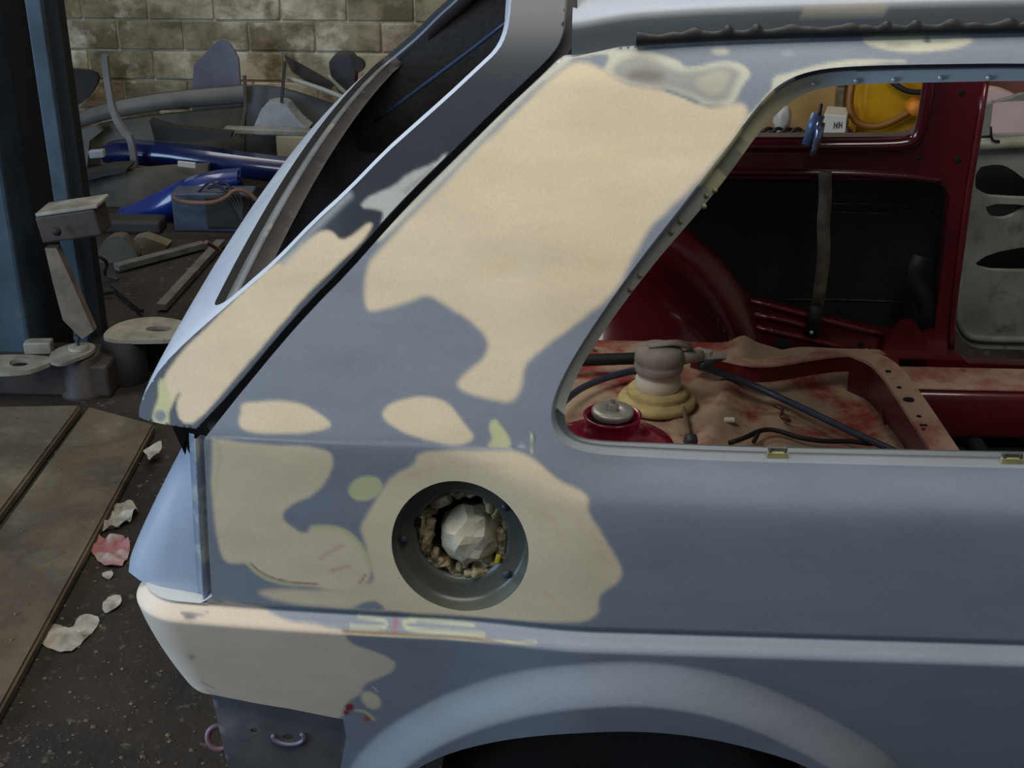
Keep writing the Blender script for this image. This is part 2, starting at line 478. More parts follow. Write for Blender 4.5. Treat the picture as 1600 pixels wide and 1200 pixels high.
stroke([(640, 338), (700, 276), (760, 214), (800, 172), (850, 126)], 2.5, (150, 158, 164), 2, 0.5)
stroke([(1040, 141), (1062, 149), (1088, 160)], 3, C_PRIMER, 2, 0.4)
# small islands under the pillar
fill([(375, 631), (412, 627), (450, 626), (475, 632), (500, 647), (520, 662), (510, 671), (475, 677), (425, 679), (380, 674), (372, 660), (377, 645)], C_FILL, 4)
fill([(593, 647), (612, 628), (656, 618), (691, 623), (709, 639), (726, 663), (744, 683), (723, 698), (677, 692), (618, 672)], C_FILL, 4)
# filler patch round the fuel filler
fill([(652, 706), (712, 703), (784, 703), (816, 707), (839, 720), (856, 738), (885, 758), (920, 772), (917, 798), (937, 827), (954, 856), (974, 890), (968, 910), (940, 927), (934, 942), (937, 959), (908, 974), (827, 971), (741, 966), (655, 963), (597, 951), (592, 933), (583, 904), (577, 873), (569, 844), (562, 821), (577, 798), (595, 769), (609, 746), (649, 726)], C_FILL, 5)
for q in ([(850, 925), (868, 940), (884, 955)], [(610, 930), (640, 950)], [(700, 722), (740, 730), (790, 728)], [(835, 795), (860, 808), (875, 835)], [(640, 745), (662, 736), (690, 728)]): stroke(q, 4, (205, 182, 146), 8, 1.0)
for q in ([(820, 330), (860, 318), (900, 322)], [(760, 420), (800, 408)], [(930, 250), (975, 236)]): stroke(q, 6, (208, 189, 155), 14, 1.0)
blob((571, 763), 27, 19, C_GREEN, 3, 0.7, rot=-15)
fill([(774, 653), (764, 660), (764, 674), (770, 686), (758, 700), (796, 701), (799, 689), (790, 674), (782, 664)], C_GREEN, 3, 0.7)
stroke([(829, 676), (833, 692), (831, 706)], 2.2, (206, 204, 172), 1.5); stroke([(834, 676), (836, 700)], 2, (104, 104, 84), 1.5)
blob((816, 697), 6, 2.5, (170, 174, 178), 3)
stroke([(320, 683), (400, 685), (500, 690), (640, 694), (730, 699), (800, 701)], 2.5, (160, 167, 175), 2.5, 0.2)  # thin highlight painted along the belt crease
# left field
fill([(395, 925), (430, 919), (500, 922), (560, 918), (600, 900), (640, 945), (610, 957), (537, 951), (440, 942)], (204, 188, 160), 7)
fill([(331, 683), (375, 691), (437, 696), (487, 697), (517, 705), (522, 725), (512, 750), (490, 775), (450, 790), (440, 807), (452, 820), (477, 836), (487, 822), (514, 820), (537, 826), (556, 840), (573, 864), (581, 888), (578, 905), (565, 918), (540, 925), (500, 918), (454, 911), (423, 905), (400, 893), (387, 879), (360, 882), (347, 872), (340, 850), (335, 812), (330, 762), (331, 712)], C_FILL, 4)
stroke([(488, 824), (514, 822), (537, 828), (556, 842), (573, 866), (580, 886)], 6, C_GREEN, 4)
stroke([(386, 880), (400, 896), (423, 908), (454, 914), (492, 915)], 5, C_GREEN, 3)
stroke([(392, 880), (404, 892), (425, 903), (456, 910), (496, 912)], 2.5, (138, 92, 84), 2)
stroke([(500, 872), (520, 860), (535, 852)], 4, (190, 156, 150), 6); stroke([(518, 892), (535, 887), (545, 884)], 4, (186, 146, 142), 5)
stroke([(570, 898), (567, 906), (561, 911)], 3, (150, 96, 92), 2)
fill([(540, 952), (580, 937), (598, 945), (602, 955)], C_PRIMER, 4, 0.35)
stroke([(334, 686), (345, 700), (342, 730), (336, 770)], 5, (190, 186, 150), 4)
# ledge and lower corner
LOW = [(60, 920), (205, 934), (330, 936), (400, 947), (428, 961), (465, 973), (536, 984), (538, 992), (550, 1007), (588, 1019), (620, 1033), (617, 1046), (598, 1058), (569, 1068), (563, 1084), (540, 1098), (534, 1130), (300, 1130), (60, 1090)]
_g = inv(LOW[2:-2]); _g = np.vstack([[[-0.80, 0.67]], [[-0.46, 0.676]], _g, [[-0.40, 0.50]], [[-0.80, 0.50]]])
LAY.append(('p', chaikin(_g, 2), (198, 181, 160), 4 * PXM, 1.0))
stroke([(560, 964), (600, 969), (606, 976), (596, 982), (548, 979)], 3, C_GREEN, 3); stroke([(648, 970), (632, 970), (630, 976), (640, 984), (700, 989), (756, 992)], 3.5, C_GREEN, 3)
stroke([(640, 967), (700, 973), (740, 977)], 2.5, C_GREEN, 3.5); stroke([(617, 966), (619, 976), (616, 984)], 8, (140, 104, 108), 3)
stroke([(536, 987), (600, 989), (680, 996), (770, 1001)], 3, (140, 104, 84), 2); stroke([(536, 991), (600, 994), (700, 1000), (838, 1005)], 2.5, (192, 182, 140), 2)
blob((580, 1094), 17, 12, (196, 186, 158), 4, rot=35); blob((546, 1105), 7, 6, C_RED, 2); blob((541, 1113), 5, 4, C_RED, 2); blob((573, 1123), 6, 5, (150, 84, 70), 2)
stroke([(556, 1110), (572, 1112), (584, 1124)], 5, (186, 184, 140), 3); stroke([(583, 1074), (590, 1080)], 3, C_PALE, 2)
blob((297, 964), 9, 4, (92, 92, 100), 4); stroke([(284, 958), (310, 960), (325, 958)], 2, (110, 106, 106), 2); blob((299, 1027), 5, 4, (150, 146, 140), 4)
stroke([(315, 1066), (335, 1075)], 2, (130, 124, 116), 3); stroke([(334, 938), (350, 942)], 3, (110, 100, 84), 2)
# tailgate side
GAP = [(311, 672), (367, 613), (433, 533), (483, 477), (533, 427), (600, 351), (645, 303), (711, 238), (785, 165), (837, 117), (868, 86), (880, 66), (885, 44), (887, 0), (889, -60), (890, -120)]
fill([(252, 612), (253, 593), (283, 549), (333, 502), (400, 435), (453, 397), (490, 367), (507, 360), (520, 363), (533, 377), (553, 367), (577, 347), (584, 353), (560, 384), (520, 420), (470, 470), (425, 525), (362, 598), (306, 664), (280, 661), (273, 633), (283, 613), (276, 617), (266, 640), (258, 655), (250, 640)], C_FILL, 3, 1.0, 1, flat)
fill([(246, 600), (252, 590), (262, 610), (268, 628), (263, 645), (264, 664), (258, 668), (236, 662), (240, 640), (247, 622)], C_GREEN, 3, 0.7, 2, flat)
blob((250, 651), 9, 9, (126, 130, 138), 3, 0.4, flat)
fill([(562, 325), (572, 310), (590, 302), (615, 292), (637, 272), (680, 255), (697, 238), (697, 250), (660, 290), (622, 330), (592, 356), (600, 332), (585, 328)], (170, 173, 168), 3, 0.6, 1, flat)
stroke([(633, 300), (655, 283), (675, 265)], 6, (148, 146, 136), 4, 0.5, flat)
stroke([(440, 410), (500, 349), (545, 306)], 8, (150, 158, 160), 7, 0.4, flat)  # soft pale highlight painted along the tailgate ridge

# ------------------------------------------------------------------ car materials
M_red = mat('dark_red_body_paint', (104, 22, 22), 0.32, (80, 14, 18), 5, coat=0.5, c3=(126, 70, 54), scale3=6, thr3=(0.60, 0.80))
M_redglossy = mat('glossy_dark_red_paint', (92, 14, 22), 0.22, (70, 10, 16), 4, coat=0.8)
M_redshock = mat('crimson_mount_paint', (150, 12, 44), 0.25, (130, 10, 50), 7, coat=0.6)
M_dust = mat('dust_covered_red_floor', (176, 150, 124), 0.85, (146, 58, 52), 6.5, thr=(0.46, 0.58), bump=0.2, c3=(190, 170, 146), scale3=9, thr3=(0.56, 0.72))
M_dustred = mat('dusty_red_metal', (164, 122, 106), 0.7, (130, 34, 30), 9, thr=(0.42, 0.6))
M_dusttop = mat('tan_dust_over_red', (186, 152, 130), 0.85, (164, 104, 90), 14, thr=(0.45, 0.62), c3=(120, 36, 32), scale3=22, thr3=(0.66, 0.74))
M_black = mat('black_sound_deadening', (18, 18, 18), 0.8, (26, 26, 25), 9, bump=0.3)
M_rubber = mat('black_rubber', (22, 22, 23), 0.6)
M_gapred = mat('dark_aperture_metal', (24, 22, 24), 0.6, (52, 18, 20), 7, thr=(0.55, 0.65))
M_tyre = mat('tyre_rubber', (20, 20, 21), 0.75, (28, 27, 26), 20, bump=0.2)
M_steelgrey = mat('bare_primed_steel', (98, 106, 114), 0.4, (76, 84, 92), 9, c3=(140, 136, 120), scale3=14, thr3=(0.58, 0.7))
M_darksteel = mat('dark_primed_steel', (58, 64, 72), 0.45, (40, 44, 50), 8)
M_hatchin = mat('bare_brown_inner_steel', (46, 39, 36), 0.6, (26, 23, 22), 12, c3=(80, 74, 70), scale3=25, thr3=(0.6, 0.7))
M_channel = mat('patchy_channel_primer', (116, 124, 138), 0.4, (162, 164, 150), 16, thr=(0.5, 0.6), c3=(120, 34, 38), scale3=22, thr3=(0.66, 0.72))
M_lampblue = mat('grey_blue_primer', (150, 160, 172), 0.28, (136, 146, 160), 5)
M_gatetop = mat('pale_primer', (176, 184, 194), 0.25, (162, 170, 182), 5)
M_apron = mat('scuffed_dark_apron', (96, 95, 96), 0.5, (62, 62, 64), 7, c3=(112, 104, 110), scale3=13, thr3=(0.6, 0.74))
M_cup = mat('grey_green_recess_paint', (84, 87, 78), 0.35, (66, 68, 61), 8)
M_foam = mat('dirty_cream_foam', (178, 162, 122), 0.85, (96, 82, 58), 40, thr=(0.4, 0.6), bump=0.6, bscale=120)
M_foil = mat('crumpled_masking_plug', (204, 196, 172), 0.42, (176, 160, 128), 22, bump=0.1)
M_clip = mat('olive_metal_clip', (150, 142, 96), 0.5, (120, 112, 76), 60)
M_zinc = mat('dull_zinc', (196, 194, 184), 0.38, (164, 158, 146), 30, metal=0.35)
M_strap = mat('worn_tan_webbing', (120, 108, 88), 0.85, (80, 72, 62), 30)
M_bluebead = mat('blue_black_bead', (40, 58, 88), 0.3)
M_hole = mat('black_hole_liner', (10, 10, 11), 0.9)

car = thing('car', (0.1, YC, 0.0), 'three door hatchback car body in grey-blue primer with beige filler patches, stripped for repair', 'car')

# ---- window rim: pairs (edge of the flank sheet, edge of the glass flange)
WP = [((1640, 733), (1640, 709)), ((1400, 727), (1400, 704)), ((1190, 722), (1190, 700)), ((1050, 717), (1050, 695)), ((960, 712), (965, 692)), ((915, 707), (925, 689)), ((885, 696), (903, 684)), ((866, 677), (889, 674)), ((860, 652), (881, 656)), ((864, 622), (883, 632)), ((885, 577), (905, 577)), ((913, 530), (935, 530)), ((950, 475), (972, 477)), ((1000, 405), (1025, 408)), ((1055, 335), (1084, 340)), ((1105, 270), (1128, 287)), ((1140, 225), (1160, 243)), ((1165, 190), (1185, 208)), ((1190, 158), (1208, 183)), ((1215, 133), (1233, 159)), ((1250, 115), (1268, 140)), ((1300, 105), (1318, 132)), ((1400, 101), (1430, 129)), ((1640, 98), (1640, 125)), ((1715, 110), (1712, 136)), ((1732, 150), (1718, 165)), ((1760, 600), (1742, 600)), ((1756, 690), (1738, 682)), ((1715, 728), (1712, 706))]
def deeper(d): return lambda P: flank(P) + np.array([0, d, 0])
w4 = np.c_[inv([a for a, b in WP]), inv([b for a, b in WP], deeper(0.022))]
w4 = chaikin(w4, 2)
def resample2(P, h):
    P = np.vstack([P, P[:1]]); d = np.r_[0, np.cumsum(np.linalg.norm(np.diff(P[:, :2], axis=0), axis=1))]
    s = np.linspace(0, d[-1], int(d[-1] / h), endpoint=False)
    return np.stack([np.interp(s, d, P[:, i]) for i in range(P.shape[1])], 1)
HP = 0.0028
w4 = resample2(w4, HP); WO, WI = w4[:, :2], w4[:, 2:]

# ---- fuel filler opening
fe = inv([(612, 853), (826, 853), (719, 752), (719, 954)])
FC = np.array([(fe[0, 0] + fe[1, 0]) / 2, (fe[2, 1] + fe[3, 1]) / 2]); FRX = (fe[1, 0] - fe[0, 0]) / 2; FRZ = (fe[2, 1] - fe[3, 1]) / 2
ta = np.linspace(0, 2 * math.pi, 200, endpoint=False)
def ell(k): return np.stack([FC[0] + FRX * k * np.cos(ta), FC[1] + FRZ * k * np.sin(ta)], 1)

# ---- flank outline
left_edge = inv([(331, 932), (326, 850), (322, 760), (319, 700), (319, 686), (326, 677)])
gap_r = inv([(p[0] + 6, p[1] + 5) for p in GAP[1:11]] + [(893, 90)], flat)
top = inv([(893, 88), (965, 74), (1110, 63), (1262, 58), (1450, 53), (1640, 49), (1800, 45)], flat)
right = inv([(1800, 400), (1800, 800), (1800, 1290)])
arch = inv([(1345, 1290), (1312, 1240), (1270, 1200), (1187, 1172), (1084, 1149), (967, 1141), (844, 1147), (727, 1168), (648, 1200), (606, 1240), (585, 1290)])
archs = chaikin(arch, 2, False)
tail = inv([(515, 1290), (532, 1200), (541, 1150), (536, 1124), (450, 1107), (330, 1085)])
zb = tail[-1, 1]
outl = np.vstack([[[-0.80, 0.676], [-0.463, 0.676]], left_edge, chaikin(gap_r, 1, False), top[1:], right, archs, tail, [[-0.47, zb], [-0.80, zb - 0.004]]])
OUT = resample(outl, HP)
GROOVE = 0.0048
V, T, P2 = patch(OUT, [WO, ell(1.0)], HP, flank)
GROOVE = 0.0
qp = build('quarter_panel', V, T, PAINT, car, label='quarter panel in grey-blue primer with cream filler patches')
put_paint(qp, paint(P2))
# hemmed edge of the sheet, its pale colour a painted edge highlight
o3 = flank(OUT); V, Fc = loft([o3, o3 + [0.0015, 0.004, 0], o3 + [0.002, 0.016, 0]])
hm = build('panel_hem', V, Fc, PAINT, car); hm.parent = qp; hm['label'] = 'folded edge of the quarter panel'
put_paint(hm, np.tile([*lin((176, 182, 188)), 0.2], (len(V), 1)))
# window rim: roll, wall, glass flange, folded edge
L = []
for t, d in ((0, 0), (0.10, 0.0015), (0.22, 0.006), (0.30, 0.013), (0.36, 0.019), (0.46, 0.0215), (1.0, 0.022), (1.02, 0.0235), (1.0, 0.026), (0.7, 0.027)):
    q = WO + (WI - WO) * t
    L.append(flank(q) + np.array([0, d, 0]))
V, Fc = loft(L)
rim = build('window_flange', V, Fc, PAINT, car, label='bare window flange with spot welds')
n = len(WO); C = np.zeros((len(V), 4))
pxw = proj(flank(WO))
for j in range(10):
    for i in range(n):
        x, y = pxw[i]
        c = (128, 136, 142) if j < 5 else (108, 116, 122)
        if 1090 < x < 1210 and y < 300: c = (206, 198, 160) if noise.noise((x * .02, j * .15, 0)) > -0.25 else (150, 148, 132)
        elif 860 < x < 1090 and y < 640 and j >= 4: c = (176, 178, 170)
        elif y < 120: c = (44, 50, 58) if j < 5 else (212, 222, 228)  # top edge: shade painted on the recessed wall, light painted on the flange
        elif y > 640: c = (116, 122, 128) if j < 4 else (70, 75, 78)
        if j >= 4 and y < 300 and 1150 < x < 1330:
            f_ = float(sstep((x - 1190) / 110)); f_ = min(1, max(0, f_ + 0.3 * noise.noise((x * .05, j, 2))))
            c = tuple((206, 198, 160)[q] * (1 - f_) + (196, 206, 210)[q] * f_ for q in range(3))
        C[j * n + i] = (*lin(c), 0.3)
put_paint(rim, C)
# spot welds
for (a, b) in [(1272, 131), (1338, 126), (1397, 124), (1470, 121), (1545, 121), (1100, 322), (1117, 297), (1104, 305), (1063, 346), (1049, 363), (1000, 430), (985, 452), (930, 545)]:
    g = inv([(a, b)], deeper(0.022)); p = (flank(g) + [0, 0.0205, 0])[0]
    V, Fc = lathe(p, [(0.0002, -0.0016), (0.0022, -0.0012), (0.0032, 0.0)], 10, 'y')
    build('spot_weld', V, Fc, mat('bright_spot_weld', (196, 204, 204), 0.3, metal=0.3) if b < 140 else M_clip, rim)
# glazing clips on the lower flange
for (a, b, wd) in [(1212, 704, 31), (1575, 713, 33)]:
    g = inv([(a, b)], deeper(0.022)); p = (flank(g) + [0, 0.018, 0])[0]; s = wd / 1300
    p = p + [0, -0.010, 0.001]
    V, Fc = box(p + [0, -0.001, -0.001], (s, 0.004, 0.012), bev=0.001); gc = build('glazing_clip', V, Fc, M_clip, rim, smooth=False)
    V, Fc = join(box(p + [0, 0.001, 0.008], (s * .94, 0.004, 0.005), bev=0.001), box(p + [-s * .36, -0.0005, 0.008], (s * .16, 0.005, 0.007), bev=0.001), box(p + [s * .36, -0.0005, 0.008], (s * .16, 0.005, 0.007), bev=0.001)); build('clip_tab', V, Fc, M_cup, rim, smooth=False)

# ---- fuel filler recess
def rec(k, d): return flank(ell(k)) * [1, 0, 1] + np.array([0, 1, 0]) * (flank(ell(1.0))[:, 1:2].mean() + d)
e1 = flank(ell(1.0))
V, Fc = loft([e1, e1 * [1, 1, 1] + [0, 0.003, 0], rec(0.985, 0.016), rec(0.955, 0.022), rec(0.92, 0.0245), rec(0.74, 0.026), rec(0.67, 0.028), rec(0.645, 0.038)])
fr = build('filler_recess', V, Fc, M_cup, car, label='round grey-green filler recess with an uneven lip')
jag = np.array([0.60 + 0.05 * math.sin(7 * t) + 0.03 * math.sin(17 * t + 1) for t in ta])
def recj(kk, d): return np.stack([FC[0] + FRX * kk * np.cos(ta), np.full(len(ta), e1[:, 1].mean() + d), FC[1] + FRZ * kk * np.sin(ta)], 1)
V, Fc = loft([recj(jag + 0.08, 0.034), recj(jag + 0.02, 0.030), recj(jag - 0.05, 0.040), recj(jag - 0.07, 0.07)])
build('foam_ring', V, Fc, M_foam, fr)
V, Fc = loft([recj(np.full(200, 0.70), 0.060), recj(np.full(200, 0.56), 0.085), recj(np.full(200, 0.01), 0.09)])
build('filler_neck', V, Fc, M_hole, fr)
yc0 = float(e1[:, 1].mean())
for k in range(26):
    t = random.uniform(0.05, 0.97) * 2 * math.pi
    if 0.9 < t < 2.1: continue
    r = random.uniform(0.50, 0.63)
    c = (FC[0] + FRX * r * math.cos(t), yc0 + 0.037 + random.uniform(-.004, .004), FC[1] + FRZ * r * math.sin(t))
    s = random.uniform(0.006, 0.013)
    V, Fc = box(c, (s, s * 0.8, s * random.uniform(.8, 1.8)), bev=s * .25, rz=random.random() * 3, ry=random.random() * 3)
    build('foam_chunk', V, Fc, M_foam, fr)
bm = bmesh.new(); bmesh.ops.create_icosphere(bm, subdivisions=3, radius=1)
for v in bm.verts:
    d = v.co.normalized()
    dd = d + 0.25 * Vector((noise.noise(d * 3), noise.noise(d * 3 + Vector((9, 0, 0))), noise.noise(d * 3 + Vector((0, 9, 0)))))
    c1 = noise.voronoi(dd * 1.7 + Vector((3.3, 1.2, 2)))[0]
    k = 1.05 - 0.24 * min(c1[1] - c1[0], 0.6) + 0.12 * noise.noise(d * 2.1) - 0.06 * abs(noise.noise(d * 5 + Vector((4, 4, 4))))
    v.co = Vector((FC[0] + 0.010 + d.x * 0.038 * k, yc0 + 0.044 + d.y * 0.030 * k, FC[1] - 0.004 + d.z * 0.041 * k))
V, Fc = bm_out(bm)
build('masking_plug', V, Fc, M_foil, car, smooth=False, label='crumpled pale masking ball stuffed in the filler neck')
for (a, b) in [(631, 840), (790, 795), (792, 900)]:
    g = inv([(a, b)], deeper(0.025))[0]
    V, Fc = lathe((g[0], yc0 + 0.0225, g[1]), [(0.0001, -0.002), (0.0035, -0.0018), (0.0055, 0.0008), (0.006, 0.003)], 14, 'y')
    build('screw', V, Fc, M_darksteel, fr)
for dx, dz, sx, sz, a in ((-.50, -.02, .012, .046, .2), (-.58, .12, .010, .030, -.1), (.60, -.12, .011, .044, -.1), (.28, -.58, .024, .012, .3), (-.30, .50, .028, .012, -.5), (.10, -.60, .014, .010, 0), (.52, .36, .010, .020, .5)):
    V, Fc = box((FC[0] + FRX * dx, yc0 + 0.033, FC[1] + FRZ * dz), (sx, 0.012, sz), bev=0.003, ry=a, rz=a * .6); V = [(x + 0.0015 * noise.noise((x * 300, y * 300, z * 300)), y, z + 0.002 * noise.noise((z * 260, x * 260, 1))) for x, y, z in V]
    build('foam_flap', V, Fc, M_foam, fr)
V, Fc = box((FC[0] + FRX * .53, yc0 + 0.026, FC[1] - FRZ * .33), (0.006, 0.004, 0.013), bev=0.001, ry=0.2)
build('yellow_tab', V, Fc, mat('yellow_tab', (186, 168, 40), 0.5), fr)
V, Fc = box((FC[0] - FRX * .64, yc0 + 0.0275, FC[1] + FRZ * .2), (0.008, 0.004, 0.013), bev=0.001, ry=0.15)
build('recess_slot', V, Fc, M_hole, fr)

# ---- wheel arch: return lip, inner liner and tyre
a3 = flank(resample(archs, 0.006, closed=False))
V, Fc = loft([a3, a3 + [0, 0.004, 0.0015], a3 + [0, 0.030, 0.004]], closed=False)
al = build('arch_lip', V, Fc, PAINT, car); put_paint(al, np.tile([*lin((92, 102, 112)), 0.3], (len(V), 1)))
ac = np.array([0.075, 0.0, 0.29])
V = []; 
for i in range(41):
    t = math.pi * i / 40
    for y in (0.03, 0.12, 0.30): V.append((ac[0] + 0.345 * math.cos(t), y, ac[2] + 0.275 * math.sin(t)))
Fc = [[i * 3 + k, i * 3 + k + 1, i * 3 + k + 4, i * 3 + k + 3] for i in range(40) for k in range(2)]
k = len(V); V += [(ac[0] + 0.345 * math.cos(math.pi * i / 40), 0.30, ac[2] + 0.275 * math.sin(math.pi * i / 40)) for i in range(41)] + [(ac[0], 0.30, 0.2)]
Fc += [[k + i, k + i + 1, k + 41] for i in range(40)]
build('arch_liner', V, Fc, M_black, car)
V, Fc = lathe((ac[0], 0.06, 0.262), [(0.13, 0.0), (0.17, -0.012), (0.235, -0.012), (0.255, 0.004), (0.262, 0.02), (0.262, 0.13), (0.255, 0.146), (0.23, 0.16), (0.13, 0.15)], 64, 'y')
ty = build('tyre', V, Fc, M_tyre, car, label='black tyre deep in the wheel arch')
V, Fc = lathe((ac[0], 0.07, 0.262), [(0.01, 0.012), (0.05, 0.008), (0.07, 0.03), (0.125, 0.02), (0.14, -0.006), (0.145, 0.0)], 48, 'y')
build('wheel_rim', V, Fc, M_darksteel, ty)

# ---- rear apron below the corner, with holes and towing eye
ap = np.array([(328, 1080), (430, 1100), (560, 1120), (556, 1200), (556, 1300), (385, 1300), (355, 1200)], float)
AP = resample(np.array([ony(a, b, 0.028)[[0, 2]] for a, b in ap]), 0.006)
hs = []
for (a, b, r) in [(397, 1142, 0.0048), (450, 1152, 0.0072)]:
    c = ony(a, b, 0.028)[[0, 2]]; t16 = np.linspace(0, 2 * math.pi, 16, endpoint=False)
    hs.append(np.stack([c[0] + r * np.cos(t16), c[1] + r * np.sin(t16) * .9], 1))
apf = lambda P: np.stack([P[:, 0], 0.028 + 0.0 * P[:, 0] + 0.7 * np.maximum(-0.40 - P[:, 0], 0) ** 2, P[:, 1]], 1)
V, Fc = plate(AP, hs, 0.006, apf, (0.15, 1, 0), 0.004)
apo = build('rear_apron', V, Fc, M_apron, car)
V, Fc = loft([np.array([(x, 0.032, ony(355, 1200, .028)[2] - .12), (x + 0.0, 0.032, zb + .02)]) for x in (-0.30,)] + [np.array([(-0.30, 1.5, .40), (-0.30, 1.5, zb + .02)])], closed=False)
build('apron_back', V, Fc, M_black, apo)
c = ony(450, 1152, 0.024)
V, Fc = tube([(c[0] + 0.017 * math.cos(t) * 1.2, 0.0265, c[2] - 0.002 + 0.012 * math.sin(t)) for t in np.linspace(0.6, -3.4, 20)], 0.003, 6)
build('hole_rim', V, Fc, mat('bare_pinkish_metal', (112, 106, 124), 0.4), apo)
c = ony(340, 1160, 0.05)
V, Fc = tube([(c[0] + 0.016 * math.cos(t), 0.06 + 0.006 * math.sin(t), c[2] + 0.015 * math.sin(t)) for t in np.linspace(0, 2 * math.pi, 24)], 0.0042, 8, cap=False)
build('towing_eye', V, Fc, mat('faded_pink_red_paint', (132, 84, 94), 0.5, (100, 88, 94), 60), car, label='small faded red towing eye')
V, Fc = tube([(c[0] + 0.014, 0.06, c[2]), (c[0] + 0.06, 0.06, c[2] + 0.002)], 0.005, 8)
build('eye_stem', V, Fc, M_apron, car)

# ---- tail-lamp corner: channel beside the flank and the sloping lamp face that runs across the rear
zz = np.linspace(0.676, 0.905, 24)
ee = flank(np.c_[np.interp(zz, left_edge[:5, 1], left_edge[:5, 0]), zz])
zl = np.linspace(0.676, 0.876, 20); el = flank(np.c_[np.interp(zl, left_edge[:5, 1], left_edge[:5, 0]), zl])
def xr(z): return -0.583 + 0.105 * ((z - 0.676) / 0.20) ** 1.1
cols = [ee + [0, 0.001, 0], ee + [-0.002, 0.014, 0], ee + [-0.009, 0.018, 0], ee + [-0.011, 0.008, 0], ee + [-0.014, 0.008, 0], ee + [-0.017, 0.019, 0], ee + [-0.024, 0.022, 0]]
V, Fc = loft(cols, closed=False)
ch = build('lamp_channel', V, Fc, M_channel, car, label='upright lamp channel with scraps of old paint')
rp = []
for kx, y in ((0.0, None), (0.45, 0.052), (0.75, 0.066), (0.93, 0.085), (1.0, 0.115), (1.0, 0.30), (1.0, YC), (1.0, 1.25), (1.0, 2 * YC - 0.1), (0.5, 2 * YC - 0.05)):
    x0 = el[:, 0] - 0.024; yy = el[:, 1] + 0.022 if y is None else np.full(len(zl), y)
    rp.append(np.stack([x0 + (np.array([xr(z) for z in zl]) - x0) * kx, yy, zl], 1))
V, Fc = loft(rp, closed=False)
build('rear_panel', V, Fc, M_lampblue, car, label='pale blue-grey sloping lamp face')
# shelf closing the ledge under the lamp face
P_ = [flank(np.array([[u, 0.676]]))[0] for u in np.linspace(-0.455, -0.80, 40)]
V = []; Fc = []
for i, p in enumerate(P_):
    V += [tuple(p), (p[0] + 0.05 * (1 if i > 14 else i / 14), p[1] + 0.06, 0.6765)]
Fc = [[2 * i, 2 * i + 1, 2 * i + 3, 2 * i + 2] for i in range(len(P_) - 1)]
sh = build('lamp_shelf', V, Fc, PAINT, car); put_paint(sh, np.tile([*lin((178, 180, 178)), 0.5], (len(V), 1)))

# ---- tailgate
RIDGE = [(216, 652), (217, 634), (228, 611), (253, 572), (293, 532), (333, 497), (387, 450), (433, 410), (490, 350), (540, 305), (602, 241), (640, 207), (702, 152), (752, 105), (777, 82), (788, 64), (795, 40), (799, 0), (803, -50)]
rg = inv(RIDGE, flat); rg = chaikin(rg, 1, False)
gl = inv([(p[0] - 4, p[1] - 3) for p in GAP[:15]], flat)
low = inv([(306, 671), (280, 668), (250, 663), (225, 657)], flat)
side = np.vstack([low, rg, chaikin(gl, 1, False)[::-1]])
def tg(P):
    q = flat(P)
    return q + np.array([0, 0.002, 0])
SIDE = resample(side, 0.0024)
V, T, P2 = patch(SIDE, [], 0.0024, tg)
LAY_T = LAY
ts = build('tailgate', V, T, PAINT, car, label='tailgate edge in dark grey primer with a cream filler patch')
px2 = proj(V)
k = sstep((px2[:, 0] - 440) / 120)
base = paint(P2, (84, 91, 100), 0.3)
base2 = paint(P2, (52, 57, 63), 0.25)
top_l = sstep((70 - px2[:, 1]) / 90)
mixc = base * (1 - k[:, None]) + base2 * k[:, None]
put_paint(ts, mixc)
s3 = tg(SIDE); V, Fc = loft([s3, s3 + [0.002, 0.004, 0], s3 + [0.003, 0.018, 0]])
h2 = build('tailgate_hem', V, Fc, PAINT, car); h2.parent = ts; put_paint(h2, np.tile([*lin((120, 126, 130)), 0.3], (len(V), 1)))  # hem coloured brighter to paint in the ridge highlight
# rear face with the window opening
B = tg(rg); sB = np.r_[0, np.cumsum(np.linalg.norm(np.diff(B, axis=0), axis=1))]; LB = sB[-1]
WT = 2 * (YC - 0.09)
nh = np.array([-0.70, 0, 0.71])
def rear(P):
    s = np.clip(P[:, 0], 0, LB); v = P[:, 1] / WT
    q = np.stack([np.interp(s, sB, B[:, i]) for i in range(3)], 1)
    W = 2 * (YC - q[:, 1])
    q[:, 1] += v * W
    cr = 0.022 * (1 - (2 * v - 1) ** 2) + 0.004 * (1 - np.exp(-np.minimum(v, 1 - v) * WT / 0.012))
    fade = sstep(s / 0.05) * 0.6 + 0.4
    return q + nh * (cr * fade)[:, None] + np.array([0.0, 0, -1.0]) * (P[:, 0] - s)[:, None] * -1
def s_at(px): 
    g = tg(inv([px], flat))[0]; return float(np.interp(g[0], B[:, 0], sB))
s1, s2 = s_at((326, 503)), s_at((792, 50))
t1, t2, rr = 0.010, WT - 0.010, 0.055
def rrect(a0, a1, b0, b1, r, n=10):
    o = []
    for cx, cy, a in ((a1 - r, b1 - r, 0), (a0 + r, b1 - r, 90), (a0 + r, b0 + r, 180), (a1 - r, b0 + r, 270)):
        for i in range(n + 1):
            t = math.radians(a + 90 * i / n); o.append((cx + r * math.cos(t), cy + r * math.sin(t)))
    return np.array(o)
HO = resample(rrect(s1, s2, t1, t2, 0.04), 0.008)
RO = resample(np.array([(0, 0), (LB, 0), (LB, WT), (0, WT)]), 0.008)
V, T, P2 = patch(RO, [HO], 0.010, rear)
rf = build('rear_face', V, T, M_gatetop, car); rf.parent = ts; rf['label'] = 'pale blue-grey rear face round the window opening'
def hole_in(k, d):
    c = np.array([(s1 + s2) / 2, WT / 2]); q = HO.copy()
    q[:, 0] = c[0] + (HO[:, 0] - c[0]) * (1 - k / ((s2 - s1) / 2)); q[:, 1] = c[1] + (HO[:, 1] - c[1]) * (1 - k / (WT / 2))
    return rear(q) - nh * d
